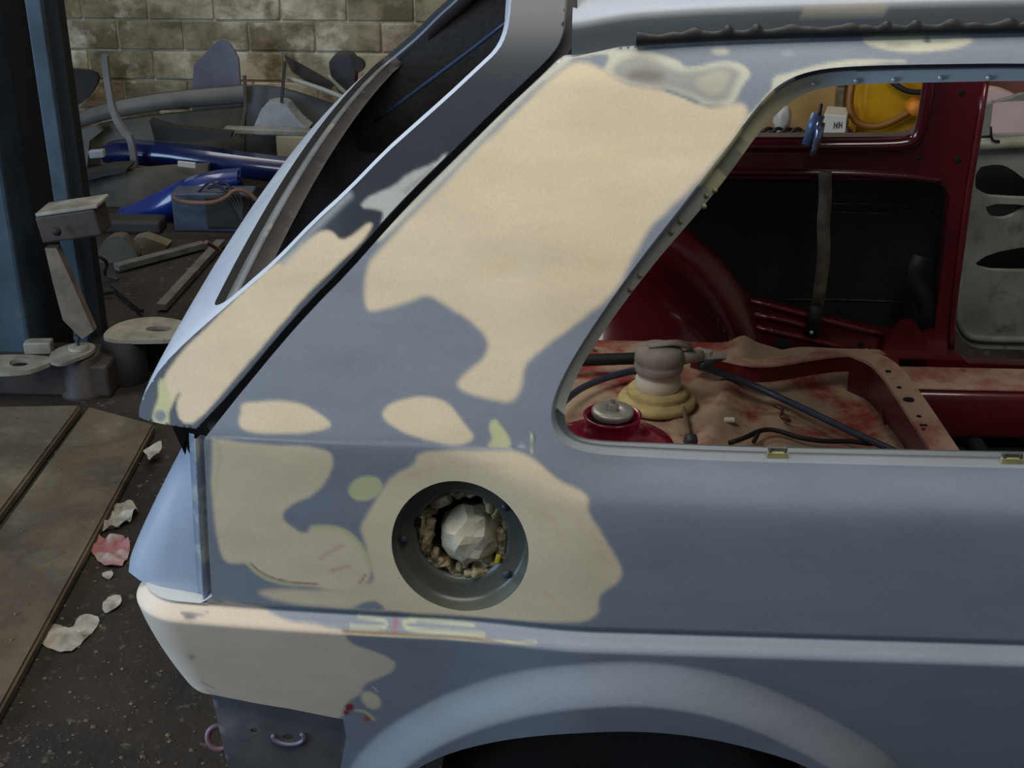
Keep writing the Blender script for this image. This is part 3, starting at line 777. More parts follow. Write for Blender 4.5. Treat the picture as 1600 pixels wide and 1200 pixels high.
V, Fc = loft([rear(HO), hole_in(0.001, 0.004), hole_in(0.002, 0.010)]); o = build('window_recess', V, Fc, M_rubber, car); o.parent = ts
V, Fc = loft([hole_in(0.002, 0.010), hole_in(0.014, 0.012), hole_in(0.015, 0.016)]); o = build('window_edge', V, Fc, M_steelgrey, car); o.parent = ts
V, Fc = loft([hole_in(0.014, 0.016), hole_in(0.017, 0.034), hole_in(0.0, 0.040)]); o = build('inner_frame', V, Fc, M_rubber, car); o.parent = ts
kk = np.where(HO[:, 0] < s1 + 0.03)[0]; kk = kk[np.argsort(HO[kk, 1])]
V, Fc = loft([q[kk] + nh * 0.0008 for q in (hole_in(0.014, 0.016), hole_in(0.018, 0.032), hole_in(0.024, 0.036))], closed=False); o = build('lower_frame', V, Fc, M_hatchin, car); o.parent = ts
fb = chaikin(np.array([ony(a, b, 2 * YC - 0.16) for a, b in [(585, 190), (660, 135), (740, 75), (810, 20)]]), 2, False)
V, Fc = tube(fb, 0.004, 8); o = build('edge_bead', V, Fc, M_bluebead, car); o.parent = ts
# lower lip and inner panel
q0 = rear(np.c_[np.zeros(60), np.linspace(0, WT, 60)])
V, Fc = loft([q0, q0 + [0.006, 0, -0.006], q0 + [0.03, 0, -0.004]], closed=False); o = build('lower_lip', V, Fc, M_gatetop, car); o.parent = ts
V, Fc = loft([q0[1:] + [0.024, 0.0, -0.002], q0[1:] + [0.044, 0.0, -0.066], q0[1:] + [0.10, 0.0, -0.07]], closed=False); o = build('inner_skin', V, Fc, M_darksteel, car); o.parent = ts
# far side of the tailgate mirrors the near one
V, T, P2 = patch(resample(side, 0.012), [], 0.012, tg); V = V * [1, -1, 1] + [0, 2 * YC, 0]
o = build('far_side', V, T, M_darksteel, car); o.parent = ts
# aperture channel behind the shut line
gm = tg(chaikin(inv(GAP[:15], flat), 1, False))
dn = np.gradient(gm, axis=0); dn /= np.linalg.norm(dn, axis=1)[:, None]
sd = np.stack([dn[:, 2], 0 * dn[:, 0], -dn[:, 0]], 1)
V, Fc = loft([gm - sd * 0.012 + [0, 0.012, 0], gm + [0, 0.022, 0], gm + sd * 0.014 + [0, 0.012, 0]], closed=False)
build('aperture_channel', V, Fc, M_gapred, car, label='dark shut-line channel beside the tailgate')

# ---- roof with its rain gutter
g0 = inv([(893, 86), (965, 70), (1110, 60), (1260, 55), (1450, 50), (1640, 46), (1800, 42)], flat)
gx = np.linspace(g0[0, 0], g0[-1, 0], 90)
gz = np.interp(gx, g0[:, 0], g0[:, 1]); gz = np.convolve(np.r_[[gz[0]] * 4, gz, [gz[-1]] * 4], np.ones(9) / 9, 'valid')
G3 = flat(np.c_[gx, gz])
prof = [(0.0, -0.002), (0.003, 0.006), (0.005, 0.014), (0.008, 0.023), (0.0115, 0.030), (0.016, 0.0345), (0.026, 0.0385), (0.05, 0.043), (0.10, 0.047), (0.20, 0.060), (0.40, 0.074), (YC - 0.14, 0.080)]
rows = []
for dy, dz in prof:
    t = dy / (YC - 0.14)
    r = G3 + [0, dy, dz]
    r[:, 1] = G3[:, 1] + dy * (YC - G3[:, 1]) / (YC - 0.14)
    rows.append(r)
rows += [r * [1, -1, 1] + [0, 2 * YC, 0] for r in rows[-2::-1]]
V, Fc = loft(rows, closed=False)
rf_ = build('roof_panel', V, Fc, PAINT, car, label='roof skin in primer, light on top and shade along the side painted in')
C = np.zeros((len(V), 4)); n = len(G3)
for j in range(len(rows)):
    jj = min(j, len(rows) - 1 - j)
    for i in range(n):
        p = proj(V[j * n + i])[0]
        dark = (62, 69, 74); pale = (160, 168, 178)  # overhead light on top and dark reflection on the side, painted in
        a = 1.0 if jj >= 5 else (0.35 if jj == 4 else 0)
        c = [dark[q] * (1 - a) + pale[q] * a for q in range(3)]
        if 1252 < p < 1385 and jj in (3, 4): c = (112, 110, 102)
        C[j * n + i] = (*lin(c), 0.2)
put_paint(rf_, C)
# gutter lip with scalloped dark sealer, near black to paint in its shadow side
lip0 = G3[10:]
V = []; Fc = []
gxs = np.linspace(lip0[0, 0], lip0[-1, 0], 460)
def gi(x): return np.array([np.interp(x, G3[:, 0], G3[:, i]) for i in range(3)])
for i, x in enumerate(gxs):
    p = gi(x)
    ph = (x * 1000 / 43.0 + 0.25 * math.sin(x * 37)) % 1.0
    s = 0.0075 + 0.0045 * (abs(math.sin(math.pi * ph)) ** 0.5) - 0.004
    sc = 0.0055 + 0.0045 * max(0.0, math.cos((ph - 0.5) * 2 * math.pi)) ** 1.5 + 0.001 * math.sin(x * 211)
    V += [tuple(p + [0, 0.000, -0.003]), tuple(p + [0, -0.008, -0.001]), tuple(p + [0, -0.010, 0.003]), tuple(p + [0, -0.0095, 0.005 + sc]), tuple(p + [0, -0.007, 0.0055 + sc]), tuple(p + [0, -0.004, 0.004]), tuple(p + [0, 0.010, 0.004])]
Fc = [[7 * i + k, 7 * i + k + 1, 7 * i + k + 8, 7 * i + k + 7] for i in range(459) for k in range(6)]
build('rain_gutter', V, Fc, mat('shaded_gutter_sealer', (14, 16, 19), 0.55, (24, 27, 30), 20), car, label='dark rain gutter with a scalloped edge of sealer')

# ------------------------------------------------------------------ car interior
YF = 1.42
def fy(y): return lambda P: np.stack([P[:, 0], np.full(len(P), y), P[:, 1]], 1)
def pxy(pts, y, it=0, h=0.012):
    q = np.array([ony(a, b, y)[[0, 2]] for a, b in pts])
    if it: q = chaikin(q, it)
    return resample(q, h)
# far side: window sill, pillar, lower ribs
far_out = pxy([(1010, 20), (1552, 20), (1546, 130), (1532, 220), (1519, 300), (1506, 400), (1493, 500), (1492, 545), (1512, 568), (1780, 578), (1790, 650), (1300, 640), (760, 620), (770, 330)], YF)
far_win = pxy([(1200, 40), (1464, 40), (1456, 128), (1446, 170), (1438, 198), (1424, 212), (1380, 214), (1100, 214), (1050, 214)], YF, 1)
far_rec = pxy([(985, 276), (1438, 283), (1474, 290), (1484, 306), (1472, 420), (1460, 516), (1440, 522), (1434, 508), (1412, 508), (1396, 524), (1280, 498), (1174, 468), (1130, 410), (1080, 368), (980, 330)], YF)
V, Fc = plate(far_out, [far_win, far_rec], 0.02, fy(YF), (0, 1, 0), 0.035)
fs = build('far_side_panel', V, Fc, M_redglossy, car, smooth=False, label='dark red inner side with window opening and door pillar')
far_door = None
# rolled edge of the far pillar and sill
def ptube(pts, y, r, n=10): return tube(chaikin(np.array([ony(a, b, y) for a, b in pts]), 2, False), r, n)
V, Fc = ptube([(1457, 60), (1452, 128), (1444, 180), (1436, 212), (1424, 224), (1380, 228), (1200, 228), (1000, 226)], YF - 0.006, 0.013); build('window_surround', V, Fc, M_redglossy, fs)
V, Fc = ptube([(1000, 268), (1300, 270), (1430, 276), (1470, 282)], YF - 0.002, 0.008); build('sill_bead', V, Fc, M_redglossy, fs)
V, Fc = ptube([(1540, 130), (1527, 220), (1513, 300), (1500, 400), (1488, 500), (1486, 545)], YF - 0.004, 0.007); build('pillar_edge', V, Fc, M_red, fs)
for pts in ([(1172, 470), (1230, 484), (1300, 503), (1395, 526)], [(1178, 492), (1240, 503), (1275, 516)], [(1180, 512), (1230, 522), (1330, 545)]):
    V, Fc = ptube(pts, YF, 0.007); build('pressed_rib', V, Fc, M_red, fs)
for (a, b, r) in [(1222, 540, 0.017), (1345, 538, 0.006), (1360, 549, 0.005), (1150, 460, 0.005), (1148, 505, 0.006), (1497, 250, 0.006), (1436, 246, 0.004), (1503, 145, 0.005), (1272, 536, 0.004)]:
    p = ony(a, b, YF - 0.002); V, Fc = lathe(p, [(0.0001, -0.001), (r, -0.001), (r * 1.15, 0.001), (r * 1.2, 0.003)], 16, 'y'); build('panel_hole', V, Fc, M_hole, fs)
V, Fc = plate(pxy([(1385, 530), (1408, 508), (1432, 508), (1445, 525), (1455, 560), (1375, 560)], YF - 0.03), [], 0.02, fy(YF - 0.03), (0, 1, 0), 0.02); build('pillar_gusset', V, Fc, M_red, fs, smooth=False)
# dark inner trim of the far rear pillar
q = resample(np.array([(-0.47, 0.40), (-0.505, 0.92), (-0.085, 1.36), (0.20, 1.40), (0.22, 1.34), (-0.02, 0.93), (-0.02, 0.40)]), 0.02)
V, Fc = plate(q, [], 0.03, fy(YF + 0.01), (0, 1, 0), 0.02); build('pillar_trim', V, Fc, M_black, car, smooth=False)
# inside of the outer skin, black with faint seams
V, Fc = box((0.30, YF + 0.105, 0.61), (1.04, 0.01, 0.50)); sk = build('outer_skin', V, Fc, M_black, car, smooth=False, label='black inner face of the far outer skin')
for pts in ([(1300, 318), (1360, 318), (1420, 322)], [(1296, 331), (1350, 333), (1400, 334)], [(1230, 468), (1320, 468), (1410, 472)]):
    V, Fc = ptube(pts, YF + 0.098, 0.0014, 6); build('seam_line', V, Fc, mat('grey_dust_line', (92, 88, 80), 0.9, (40, 38, 36), 90), sk)
V, Fc = sweep(chaikin(np.array([ony(a, b, YF + 0.02) for a, b in [(1440, 400), (1424, 440), (1448, 470), (1456, 520)]]), 2, False), [(-.02, -.004), (.02, -.004), (.02, .004), (-.02, .004)], (0, 1, 0)); build('pillar_flap', V, Fc, M_rubber, sk)
# seat belt hanging from the sill
bp = chaikin(np.array([ony(a, b, YF - 0.012) for a, b in [(1289, 268), (1290, 310), (1286, 350), (1288, 390), (1284, 430), (1277, 480)]]), 2, False)
V, Fc = sweep(bp, [(-.0135, -.0012), (.0135, -.0012), (.0135, .0012), (-.0135, .0012)], (0, 1, 0)); sb = build('seat_belt', V, Fc, M_strap, car, label='worn tan seat belt webbing hanging on the far side')
bp = np.array([ony(a, b, YF - 0.016) for a, b in [(1277, 478), (1273, 500), (1268, 524)]])
V, Fc = sweep(bp, [(-.015, -.004), (.015, -.004), (.015, .004), (-.015, .004)], (0, 1, 0)); build('belt_end', V, Fc, M_rubber, sb)
p = ony(1268, 520, YF - 0.022); V, Fc = lathe(p, [(0.0001, -0.003), (0.004, -0.002), (0.005, 0.003)], 10, 'y'); build('belt_bolt', V, Fc, M_zinc, sb)
# wheel housings
def housing(sign):
    cx, cz = 0.06, 0.27; V = []; n1, n2 = 40, 22
    y0 = YF + 0.01 if sign > 0 else 2 * YC - YF - 0.01
    for j in range(n2 + 1):
        ps = (math.pi / 2) * j / n2; sh_ = math.cos(ps) ** 0.45; d = 0.40 * math.sin(ps) ** 0.8
        for i in range(n1 + 1):
            ph = math.pi * i / n1
            V.append((cx + 0.325 * math.cos(ph) * sh_, y0 - sign * d, cz + 0.43 * math.sin(ph) * sh_))
    return V, [[j * (n1 + 1) + i, j * (n1 + 1) + i + 1, (j + 1) * (n1 + 1) + i + 1, (j + 1) * (n1 + 1) + i] for j in range(n2) for i in range(n1)]
V, Fc = housing(1); wh = build('wheel_housing', V, Fc, M_redglossy, car, label='glossy dark red far wheel housing')
fl_ = np.array([(0.06 + 0.325 * math.cos(t), YF - 0.004, 0.27 + 0.43 * math.sin(t)) for t in np.linspace(-0.1, math.pi, 50)])
fo_ = np.array([(0.06 + 0.372 * math.cos(t), YF - 0.004, 0.27 + 0.475 * math.sin(t)) for t in np.linspace(-0.1, math.pi, 50)])
V, Fc = loft([fl_ + [0, -.012, 0], fl_ + [0, -.012, 0] + (fo_ - fl_) * .1, fo_, fo_ + [0, .02, 0]], closed=False); build('housing_flange', V, Fc, M_red, wh)
V, Fc = housing(-1); V = [(a, b, 0.27 + (c - 0.27) * 0.93) for a, b, c in V]; build('wheel_housing', V, Fc, M_red, car, label='near wheel housing just inside the flank')

# luggage floor: dusty sheet with pressed ridges
def floorf(P):
    x, y = P[:, 0], P[:, 1]
    z = 0.605 + 0.0 * x
    z += 0.016 * np.exp(-((x - (0.235 + 0.25 * (y - 0.7))) / 0.022) ** 2) - 0.010 * np.exp(-((x - (0.30 + 0.25 * (y - 0.7))) / 0.03) ** 2)
    z += 0.012 * np.exp(-((x - (0.17 + 0.05 * (y - 0.7))) / 0.010) ** 2) * 0.5
    z += 0.05 * sstep((0.52 - y) / 0.15) + 0.02 * sstep((y - 0.90) / 0.06)
    z -= 0.02 * np.exp(-((x - 0.47) ** 2 / 0.006 + (y - 0.78) ** 2 / 0.02))
    return np.stack([x, y, z], 1)
FO = resample(np.array([(-0.42, 0.35), (0.60, 0.35), (0.60, 0.90), (0.56, 0.985), (0.30, 1.0), (-0.42, 1.0)]), 0.01)
V, T, P2 = patch(FO, [], 0.01, floorf); lf = build('luggage_floor', V, T, M_dust, car, label='luggage floor with dust over red paint')
# flange that curves from the far housing round to the seat cross member
cp = np.array([onz(a, b, 0.652) for a, b in [(1085, 552), (1120, 562), (1170, 574), (1210, 573), (1270, 562), (1320, 556), (1352, 560)]]); cp = chaikin(cp, 2, False)
V, Fc = sweep(cp, [(-.012, -.024), (.012, -.024), (.012, .006), (-.012, .006)]); fg = build('floor_flange', V, Fc, M_red, car, smooth=False)
V, Fc = sweep(cp, [(-.014, .0055), (.014, .0055), (.013, .009), (-.013, .009)]); build('flange_top', V, Fc, M_dusttop, fg, smooth=False)
cp = np.array([onz(a, b, 0.655) for a, b in [(1340, 556), (1375, 570), (1398, 594), (1425, 634), (1455, 680), (1490, 735), (1540, 820)]]); cp = chaikin(cp, 2, False)
V, Fc = sweep(cp, [(-.022, -.10), (.020, -.10), (.020, .004), (-.022, .004)]); cm = build('seat_cross_member', V, Fc, M_red, car, smooth=False, label='dusty red cross member with punched holes')
V, Fc = sweep(cp, [(-.024, .0035), (.022, .0035), (.021, .0085), (-.023, .0085)]); build('member_top', V, Fc, M_dusttop, cm, smooth=False)
for (a, b, r) in [(1420, 624, 0.009), (1405, 605, 0.004), (1436, 650, 0.004), (1440, 664, 0.003), (1446, 664, 0.003), (1443, 670, 0.003), (1388, 580, 0.005)]:
    p = onz(a, b, 0.6645); V, Fc = lathe(p, [(0.0001, 0.0003), (r, 0.0003), (r * 1.1, -0.002)], 14); build('punched_hole', V, Fc, M_hole, cm)
V, Fc = plate(np.array([onz(a, b, 0.58)[[0, 2]] if False else (onz(a, b, 0.6)[0], onz(a, b, 0.6)[1]) for a, b in [(1360, 596), (1398, 596), (1408, 640), (1385, 668)]]), [], 0.05, lambda P: np.stack([P[:, 0], P[:, 1], np.full(len(P), 0.655) - 0.35 * (0.9 - P[:, 1])], 1), (0, 0, -1), 0.02)
build('gusset', V, Fc, M_red, cm, smooth=False)
# door sill and footwell
V, Fc = box((1.0, YF - 0.075, 0.345), (0.82, 0.13, 0.11), bev=0.012); build('door_sill', V, Fc, M_red, car)
V, Fc = box((0.98, YF - 0.075, 0.404), (0.80, 0.11, 0.006), bev=0.002); build('sill_top', V, Fc, M_dusttop, car)
V, Fc = join(box((1.0, 0.72, 0.25), (0.84, 1.3, 0.02)), box((0.72, 0.72, 0.30), (0.03, 1.25, 0.03), bev=0.01), box((0.86, 0.72, 0.28), (0.03, 1.25, 0.03), bev=0.01)); build('footwell_floor', V, Fc, M_black, car, smooth=False)
V, Fc = tube(chaikin(np.array([onz(a, b, 0.64) for a, b in [(860, 566), (930, 562), (1000, 560), (1040, 556)]]), 2, False), 0.011, 10); build('rubber_bead', V, Fc, M_rubber, car)
# shock absorber top mount on the near side
sc_ = onz(957, 648, 0.83)
V, Fc = lathe(sc_, [(0.095, -0.07), (0.085, -0.045), (0.060, -0.036), (0.040, -0.030), (0.036, -0.018), (0.038, -0.004), (0.0395, 0.0), (0.037, 0.0015), (0.033, -0.004), (0.031, -0.012), (0.001, -0.014)], 48)
mo = build('shock_mount', V, Fc, M_redshock, car, label='crimson shock absorber mount with zinc washer and nut')
V, Fc = lathe(sc_ + [0, 0, 0.004], [(0.0265, -0.014), (0.027, -0.004), (0.0285, 0.0), (0.0285, 0.003), (0.026, 0.005), (0.009, 0.0045), (0.007, 0.002)], 36); build('washer', V, Fc, M_zinc, mo)
V, Fc = lathe(sc_ + [0, 0, 0.004], [(0.027, -0.016), (0.0285, -0.010), (0.027, -0.004)], 36); build('rubber_bush', V, Fc, M_rubber, mo)
V, Fc = join(lathe(sc_ + [0, 0, 0.008], [(0.0001, 0.009), (0.0075, 0.009), (0.0085, 0.007), (0.0085, 0.0)], 6), lathe(sc_ + [0, 0, 0.014], [(0.0001, 0.010), (0.003, 0.010), (0.0035, 0.008), (0.0035, 0.0)], 12)); build('nut', V, Fc, M_zinc, mo, smooth=False)
# far door shell, grey
door_o = pxy([(1538, 150), (1780, 140), (1790, 545), (1540, 547), (1508, 538), (1490, 510), (1484, 470), (1492, 400), (1515, 260), (1526, 215)], 1.70, 1)
d_h1 = pxy([(1524, 262), (1560, 256), (1578, 262), (1606, 284), (1700, 290), (1700, 312), (1600, 311), (1524, 306)], 1.70, 1)
d_h2 = pxy([(1538, 318), (1610, 320), (1604, 328), (1570, 344), (1546, 340)], 1.70, 1)
d_h3 = pxy([(1518, 416), (1545, 396), (1610, 384), (1700, 385), (1700, 420), (1560, 426)], 1.70, 1)
d_w = pxy([(1552, 160), (1760, 150), (1760, 205), (1546, 212)], 1.70)
M_doorg = mat('grubby_grey_white_paint', (150, 152, 144), 0.5, (112, 114, 106), 6, c3=(84, 84, 74), scale3=11, thr3=(0.56, 0.7))
V, Fc = plate(door_o, [d_h1, d_h2, d_h3, d_w], 0.015, fy(1.70), (0, 1, 0), 0.02); ds = build('far_door', V, Fc, M_doorg, car, smooth=False, label='stripped grey-white door shell on the far side')
V, Fc = plate(pxy([(1520, 225), (1780, 218), (1790, 540), (1520, 540), (1500, 500)], 1.80), [], 0.05, fy(1.80), (0, 1, 0), 0.01); build('door_skin', V, Fc, mat('dark_grey_green_skin', (56, 58, 52), 0.7, (36, 38, 36), 7), ds, smooth=False)
V, Fc = ptube([(1530, 226), (1600, 222), (1780, 216)], 1.690, 0.014); build('door_ledge', V, Fc, mat('cream_ledge', (186, 182, 162), 0.5, (150, 146, 126), 12), ds)
V, Fc = ptube([(1500, 430), (1494, 480), (1504, 520), (1530, 532), (1780, 530)], 1.698, 0.009); build('door_bead', V, Fc, M_doorg, ds)
V, Fc = join(ptube([(1548, 198), (1549, 220), (1562, 221)], 1.675, 0.003, 6), ptube([(1532, 214), (1549, 213)], 1.675, 0.003, 6)); build('lock_rod', V, Fc, M_rubber, ds)
# latch standing on the far window sill
p = ony(1272, 200, YF - 0.02)
V, Fc = tube([p + np.array([-0.012, 0.0, -0.035]), p + np.array([-0.004, 0, 0.0]), p + np.array([0.006, 0, 0.028])], [0.010, 0.012, 0.015], 12); la = build('window_latch', V, Fc, mat('blue_grey_cast_metal', (120, 138, 172), 0.35, metal=0.3), car, label='small blue-grey window latch on the far sill')
V, Fc = tube(chaikin(np.array([p + np.array([0.010, -0.012, 0.015]), p + np.array([0.006, -0.02, -0.02]), p + np.array([-0.002, -0.02, -0.052])]), 2, False), [0.010, 0.009, 0.009, 0.008, 0.007, 0.006, 0.005, 0.004][:len(chaikin(np.zeros((3, 3)), 2, False))], 10); build('latch_lever', V, Fc, mat('polished_steel', (150, 160, 184), 0.2, metal=0.8), la)
V, Fc = tube([p + np.array([0.008, 0, 0.02]), p + np.array([0.010, 0, 0.05])], 0.0035, 8); build('latch_pin', V, Fc, M_darksteel, la)

# ------------------------------------------------------------------ things lying in the car
fz = 0.607
sp = onz(1027, 618, 0.625); sp[2] = fz
sa = thing('air_sander', sp, 'round dusty air sander with yellow pad lying on the luggage floor', 'sander')
V, Fc = lathe(sp, [(0.001, 0.0), (0.058, 0.0), (0.066, 0.005), (0.068, 0.012), (0.064, 0.018), (0.055, 0.0195), (0.052, 0.023), (0.054, 0.028), (0.050, 0.033), (0.038, 0.035)], 48); build('sanding_pad', V, Fc, mat('dusty_yellow_pad', (200, 180, 118), 0.8, (172, 152, 104), 25, bump=0.3), sa)
V, Fc = lathe(sp, [(0.037, 0.030), (0.040, 0.040), (0.039, 0.052), (0.034, 0.060), (0.033, 0.066)], 40); build('skirt', V, Fc, mat('dusty_cream_plastic', (214, 206, 186), 0.7, (194, 182, 158), 18), sa)
V, Fc = lathe(sp, [(0.033, 0.062), (0.040, 0.066), (0.042, 0.072), (0.042, 0.082), (0.0405, 0.084), (0.0425, 0.087), (0.0415, 0.100), (0.036, 0.108), (0.020, 0.112), (0.001, 0.113)], 40); build('housing', V, Fc, mat('dusty_grey_rubber', (158, 150, 138), 0.7, (128, 120, 110), 22), sa)
V, Fc = tube([sp + np.array([0.03, 0.0, 0.088]), sp + np.array([0.055, 0.01, 0.09]), sp + np.array([0.075, 0.015, 0.088])], [0.013, 0.012, 0.010], 12); build('handle', V, Fc, MATS['dusty_grey_rubber'], sa)
V, Fc = sweep([sp + np.array([-0.02, -0.005, 0.114]), sp + np.array([0.02, 0.0, 0.118]), sp + np.array([0.055, 0.008, 0.108])], [(-.009, -.002), (.009, -.002), (.009, .002), (-.009, .002)]); build('trigger_lever', V, Fc, MATS['dusty_grey_rubber'], sa)
V, Fc = join(lathe(sp + [0.082, 0.02, 0.085], [(0.001, 0.012), (0.010, 0.011), (0.011, 0.0), (0.010, -0.010), (0.001, -0.011)], 6), tube([sp + np.array([0.075, 0.015, 0.086]), sp + np.array([0.115, 0.025, 0.083])], [0.008, 0.006], 10)); build('air_fitting', V, Fc, M_zinc, sa, smooth=False)
hp = [onz(a, b, z) for a, b, z in [(860, 650, .645), (890, 618, .635), (920, 600, .63), (960, 586, .63), (1000, 577, .63)]] + [sp + np.array([0.02, 0.07, 0.03])] + [sp + np.array([0.10, 0.06, 0.055]), sp + np.array([0.118, 0.030, 0.08])]
hp2 = [onz(a, b, z) for a, b, z in [(1088, 572, .68), (1110, 577, .665), (1160, 595, .64), (1220, 622, .625), (1290, 655, .625), (1350, 684, .625), (1400, 706, .63), (1470, 740, .64)]]
M_hose = mat('blue_black_hose', (40, 52, 74), 0.4, (58, 66, 84), 20)
V, Fc = tube(chaikin(np.array([sp + np.array([0.112, 0.025, 0.083])] + hp2), 3, False), 0.0062, 10); o = build('air_hose', V, Fc, M_hose, None); tag(o, 'dark blue air hose running from the sander across the luggage floor', 'hose')
V, Fc = tube(chaikin(np.array(hp[:6]), 3, False), 0.0062, 10); o = build('air_hose', V, Fc, M_hose, None); tag(o, 'dark blue hose curving behind the sander to the window corner', 'hose')
V, Fc = tube(chaikin(np.array([onz(a, b, 0.618) for a, b in [(1140, 692), (1165, 684), (1190, 671), (1215, 672), (1250, 685), (1290, 690), (1330, 689), (1365, 694)]]), 2, False), 0.0042, 8); o = build('wiring', V, Fc, M_rubber, None); tag(o, 'thin black wiring lying along the luggage floor by the window edge', 'wire')
V, Fc = tube([onz(a, b, 0.617) for a, b in [(1178, 690), (1186, 674)]], 0.004, 8); k = build('wire_branch', V, Fc, M_rubber, o)
V, Fc = tube(chaikin(np.array([onz(a, b, 0.622) for a, b in [(1066, 628), (1072, 655), (1076, 680), (1080, 700)]]), 2, False), 0.004, 8); o = build('cable', V, Fc, mat('dusty_brown_cable', (116, 98, 78), 0.8), None); tag(o, 'dusty brown cable running forward from under the sander', 'cable')
p = onz(1079, 690, 0.64); V, Fc = lathe(p, [(0.001, 0.012), (0.010, 0.010), (0.012, 0.0), (0.008, -0.010), (0.001, -0.022)], 16); o = build('bulb_socket', V, Fc, M_darksteel, None); tag(o, 'small dark socket on the end of the brown cable', 'socket')
p = onz(1140, 656, 0.614); V, Fc = box(p, (0.018, 0.012, 0.006), bev=0.002); o = build('white_chip', V, Fc, mat('white_chip', (226, 222, 210), 0.6), None, smooth=False); tag(o, 'tiny white chip lying on the dusty red floor', 'chip')
V, Fc = tube(chaikin(np.array([onz(a, b, 0.617) for a, b in [(1210, 634), (1225, 640), (1218, 652), (1235, 658)]]), 2, False), 0.003, 6); o = build('red_wire', V, Fc, M_red, None); tag(o, 'short red wire curled on the luggage floor', 'wire')

# ------------------------------------------------------------------ vehicle lift on the left
M_blue = mat('worn_blue_steel_paint', (56, 76, 88), 0.5, (40, 52, 62), 6, c3=(92, 88, 80), scale3=9, thr3=(0.62, 0.74))
M_web = mat('dark_greasy_steel', (9, 8, 8), 0.7, (18, 14, 13), 8)
M_brown = mat('brown_greasy_steel', (66, 54, 46), 0.6, (44, 37, 32), 10)
M_tanplate = mat('dusty_pale_steel', (150, 144, 128), 0.6, (112, 106, 94), 14)
lift = thing('vehicle_lift', (-1.5, 2.2, 0), 'blue steel vehicle lift column with arms folded at its foot', 'vehicle lift')
V, Fc = box((-1.705, 2.16, 1.6), (0.345, 0.20, 3.2), bev=0.01); build('column', V, Fc, M_blue, lift, smooth=False)
V, Fc = box((-1.46, 2.24, 1.6), (0.16, 0.05, 3.2)); build('web', V, Fc, M_web, lift, smooth=False)
V, Fc = box((-1.395, 2.10, 1.6), (0.042, 0.024, 3.2), bev=0.004); build('flange', V, Fc, M_blue, lift, smooth=False)
V, Fc = box((-1.345, 2.03, 0.497), (0.165, 0.09, 0.075), bev=0.006, ry=-0.16); br = build('bracket', V, Fc, M_brown, lift, smooth=False)
V, Fc = box((-1.343, 2.03, 0.541), (0.17, 0.10, 0.010), bev=0.003, ry=-0.16); build('bracket_plate', V, Fc, M_tanplate, br, smooth=False)
p = ony(88, 362, 1.955); V, Fc = lathe(p, [(0.0001, -0.004), (0.010, -0.003), (0.013, 0.002)], 14, 'y'); build('bolt', V, Fc, M_web, br)
V, Fc = prism_px([(70, 388), (88, 388), (112, 440), (146, 518), (128, 530), (98, 500), (82, 440)], 2.0, 0.03); build('brace', V, Fc, mat('tan_dusty_bar', (116, 102, 86), 0.7, (84, 72, 60), 12), lift, smooth=False)
V, Fc = box((-1.62, 2.06, 0.05), (0.66, 0.16, 0.10), bev=0.01); build('base_beam', V, Fc, M_brown, lift, smooth=False)
V, Fc = box((-1.22, 2.22, 0.045), (0.46, 0.12, 0.09), bev=0.01); build('rear_beam', V, Fc, M_web, lift, smooth=False)
c1 = onz(134, 612, 0.0); V, Fc = lathe(c1, [(0.066, 0.0), (0.066, 0.012), (0.056, 0.02), (0.056, 0.115), (0.05, 0.12), (0.001, 0.12)], 32); build('arm_pivot', V, Fc, M_brown, lift)
c2 = onz(200, 592, 0.0); V, Fc = lathe(c2, [(0.06, 0.0), (0.06, 0.13), (0.001, 0.131)], 32); build('arm_pivot', V, Fc, M_web, lift)
def flatplate(px, z, t, it=2, holes=()):
    q = chaikin(np.array([onz(a, b, z)[:2] for a, b in px]), it); hs = [chaikin(np.array([onz(a, b, z)[:2] for a, b in h]), 2) for h in holes]
    return plate(resample(q, 0.01), [resample(h, 0.008) for h in hs], 0.03, lambda P: np.stack([P[:, 0], P[:, 1], np.full(len(P), z)], 1), (0, 0, -1), t)
V, Fc = flatplate([(158, 526), (172, 510), (200, 499), (240, 494), (275, 498), (300, 506), (290, 530), (200, 532), (172, 531)], 0.140, 0.012, 2, [[(228, 510), (268, 509), (268, 517), (228, 518)]]); build('arm_plate', V, Fc, M_tanplate, lift, smooth=False)
V, Fc = flatplate([(-40, 557), (20, 553), (78, 556), (88, 562), (60, 574), (36, 581), (-40, 583)], 0.125, 0.012, 2, [[(14, 562), (45, 560), (46, 571), (16, 573)]]); build('arm_plate', V, Fc, M_tanplate, lift, smooth=False)
V, Fc = flatplate([(76, 562), (80, 548), (110, 536), (140, 534), (152, 541), (140, 552), (118, 560), (100, 567), (84, 567)], 0.135, 0.010, 2); build('arm_plate', V, Fc, M_tanplate, lift, smooth=False)
c3 = onz(123, 545, 0.136); V, Fc = lathe(c3, [(0.028, 0.0), (0.028, 0.008), (0.024, 0.010), (0.001, 0.010)], 28); build('lift_pad', V, Fc, M_tanplate, lift)
V, Fc = join(tube([c3 + [0, 0, 0.008], c3 + [0, 0, 0.034]], 0.005, 8), lathe(c3 + [0, 0, 0.03], [(0.001, 0.010), (0.010, 0.009), (0.011, 0.0), (0.001, -0.001)], 6)); build('pivot_bolt', V, Fc, M_darksteel, lift, smooth=False)
c4 = onz(61, 541, 0.12); V, Fc = box(c4, (0.075, 0.04, 0.035), bev=0.004, rz=0.1); build('stop_block', V, Fc, M_tanplate, lift, smooth=False)
V, Fc = tube([onz(214, 538, 0.12), onz(218, 560, 0.02)], 0.003, 6); build('arm_pin', V, Fc, M_zinc, lift)

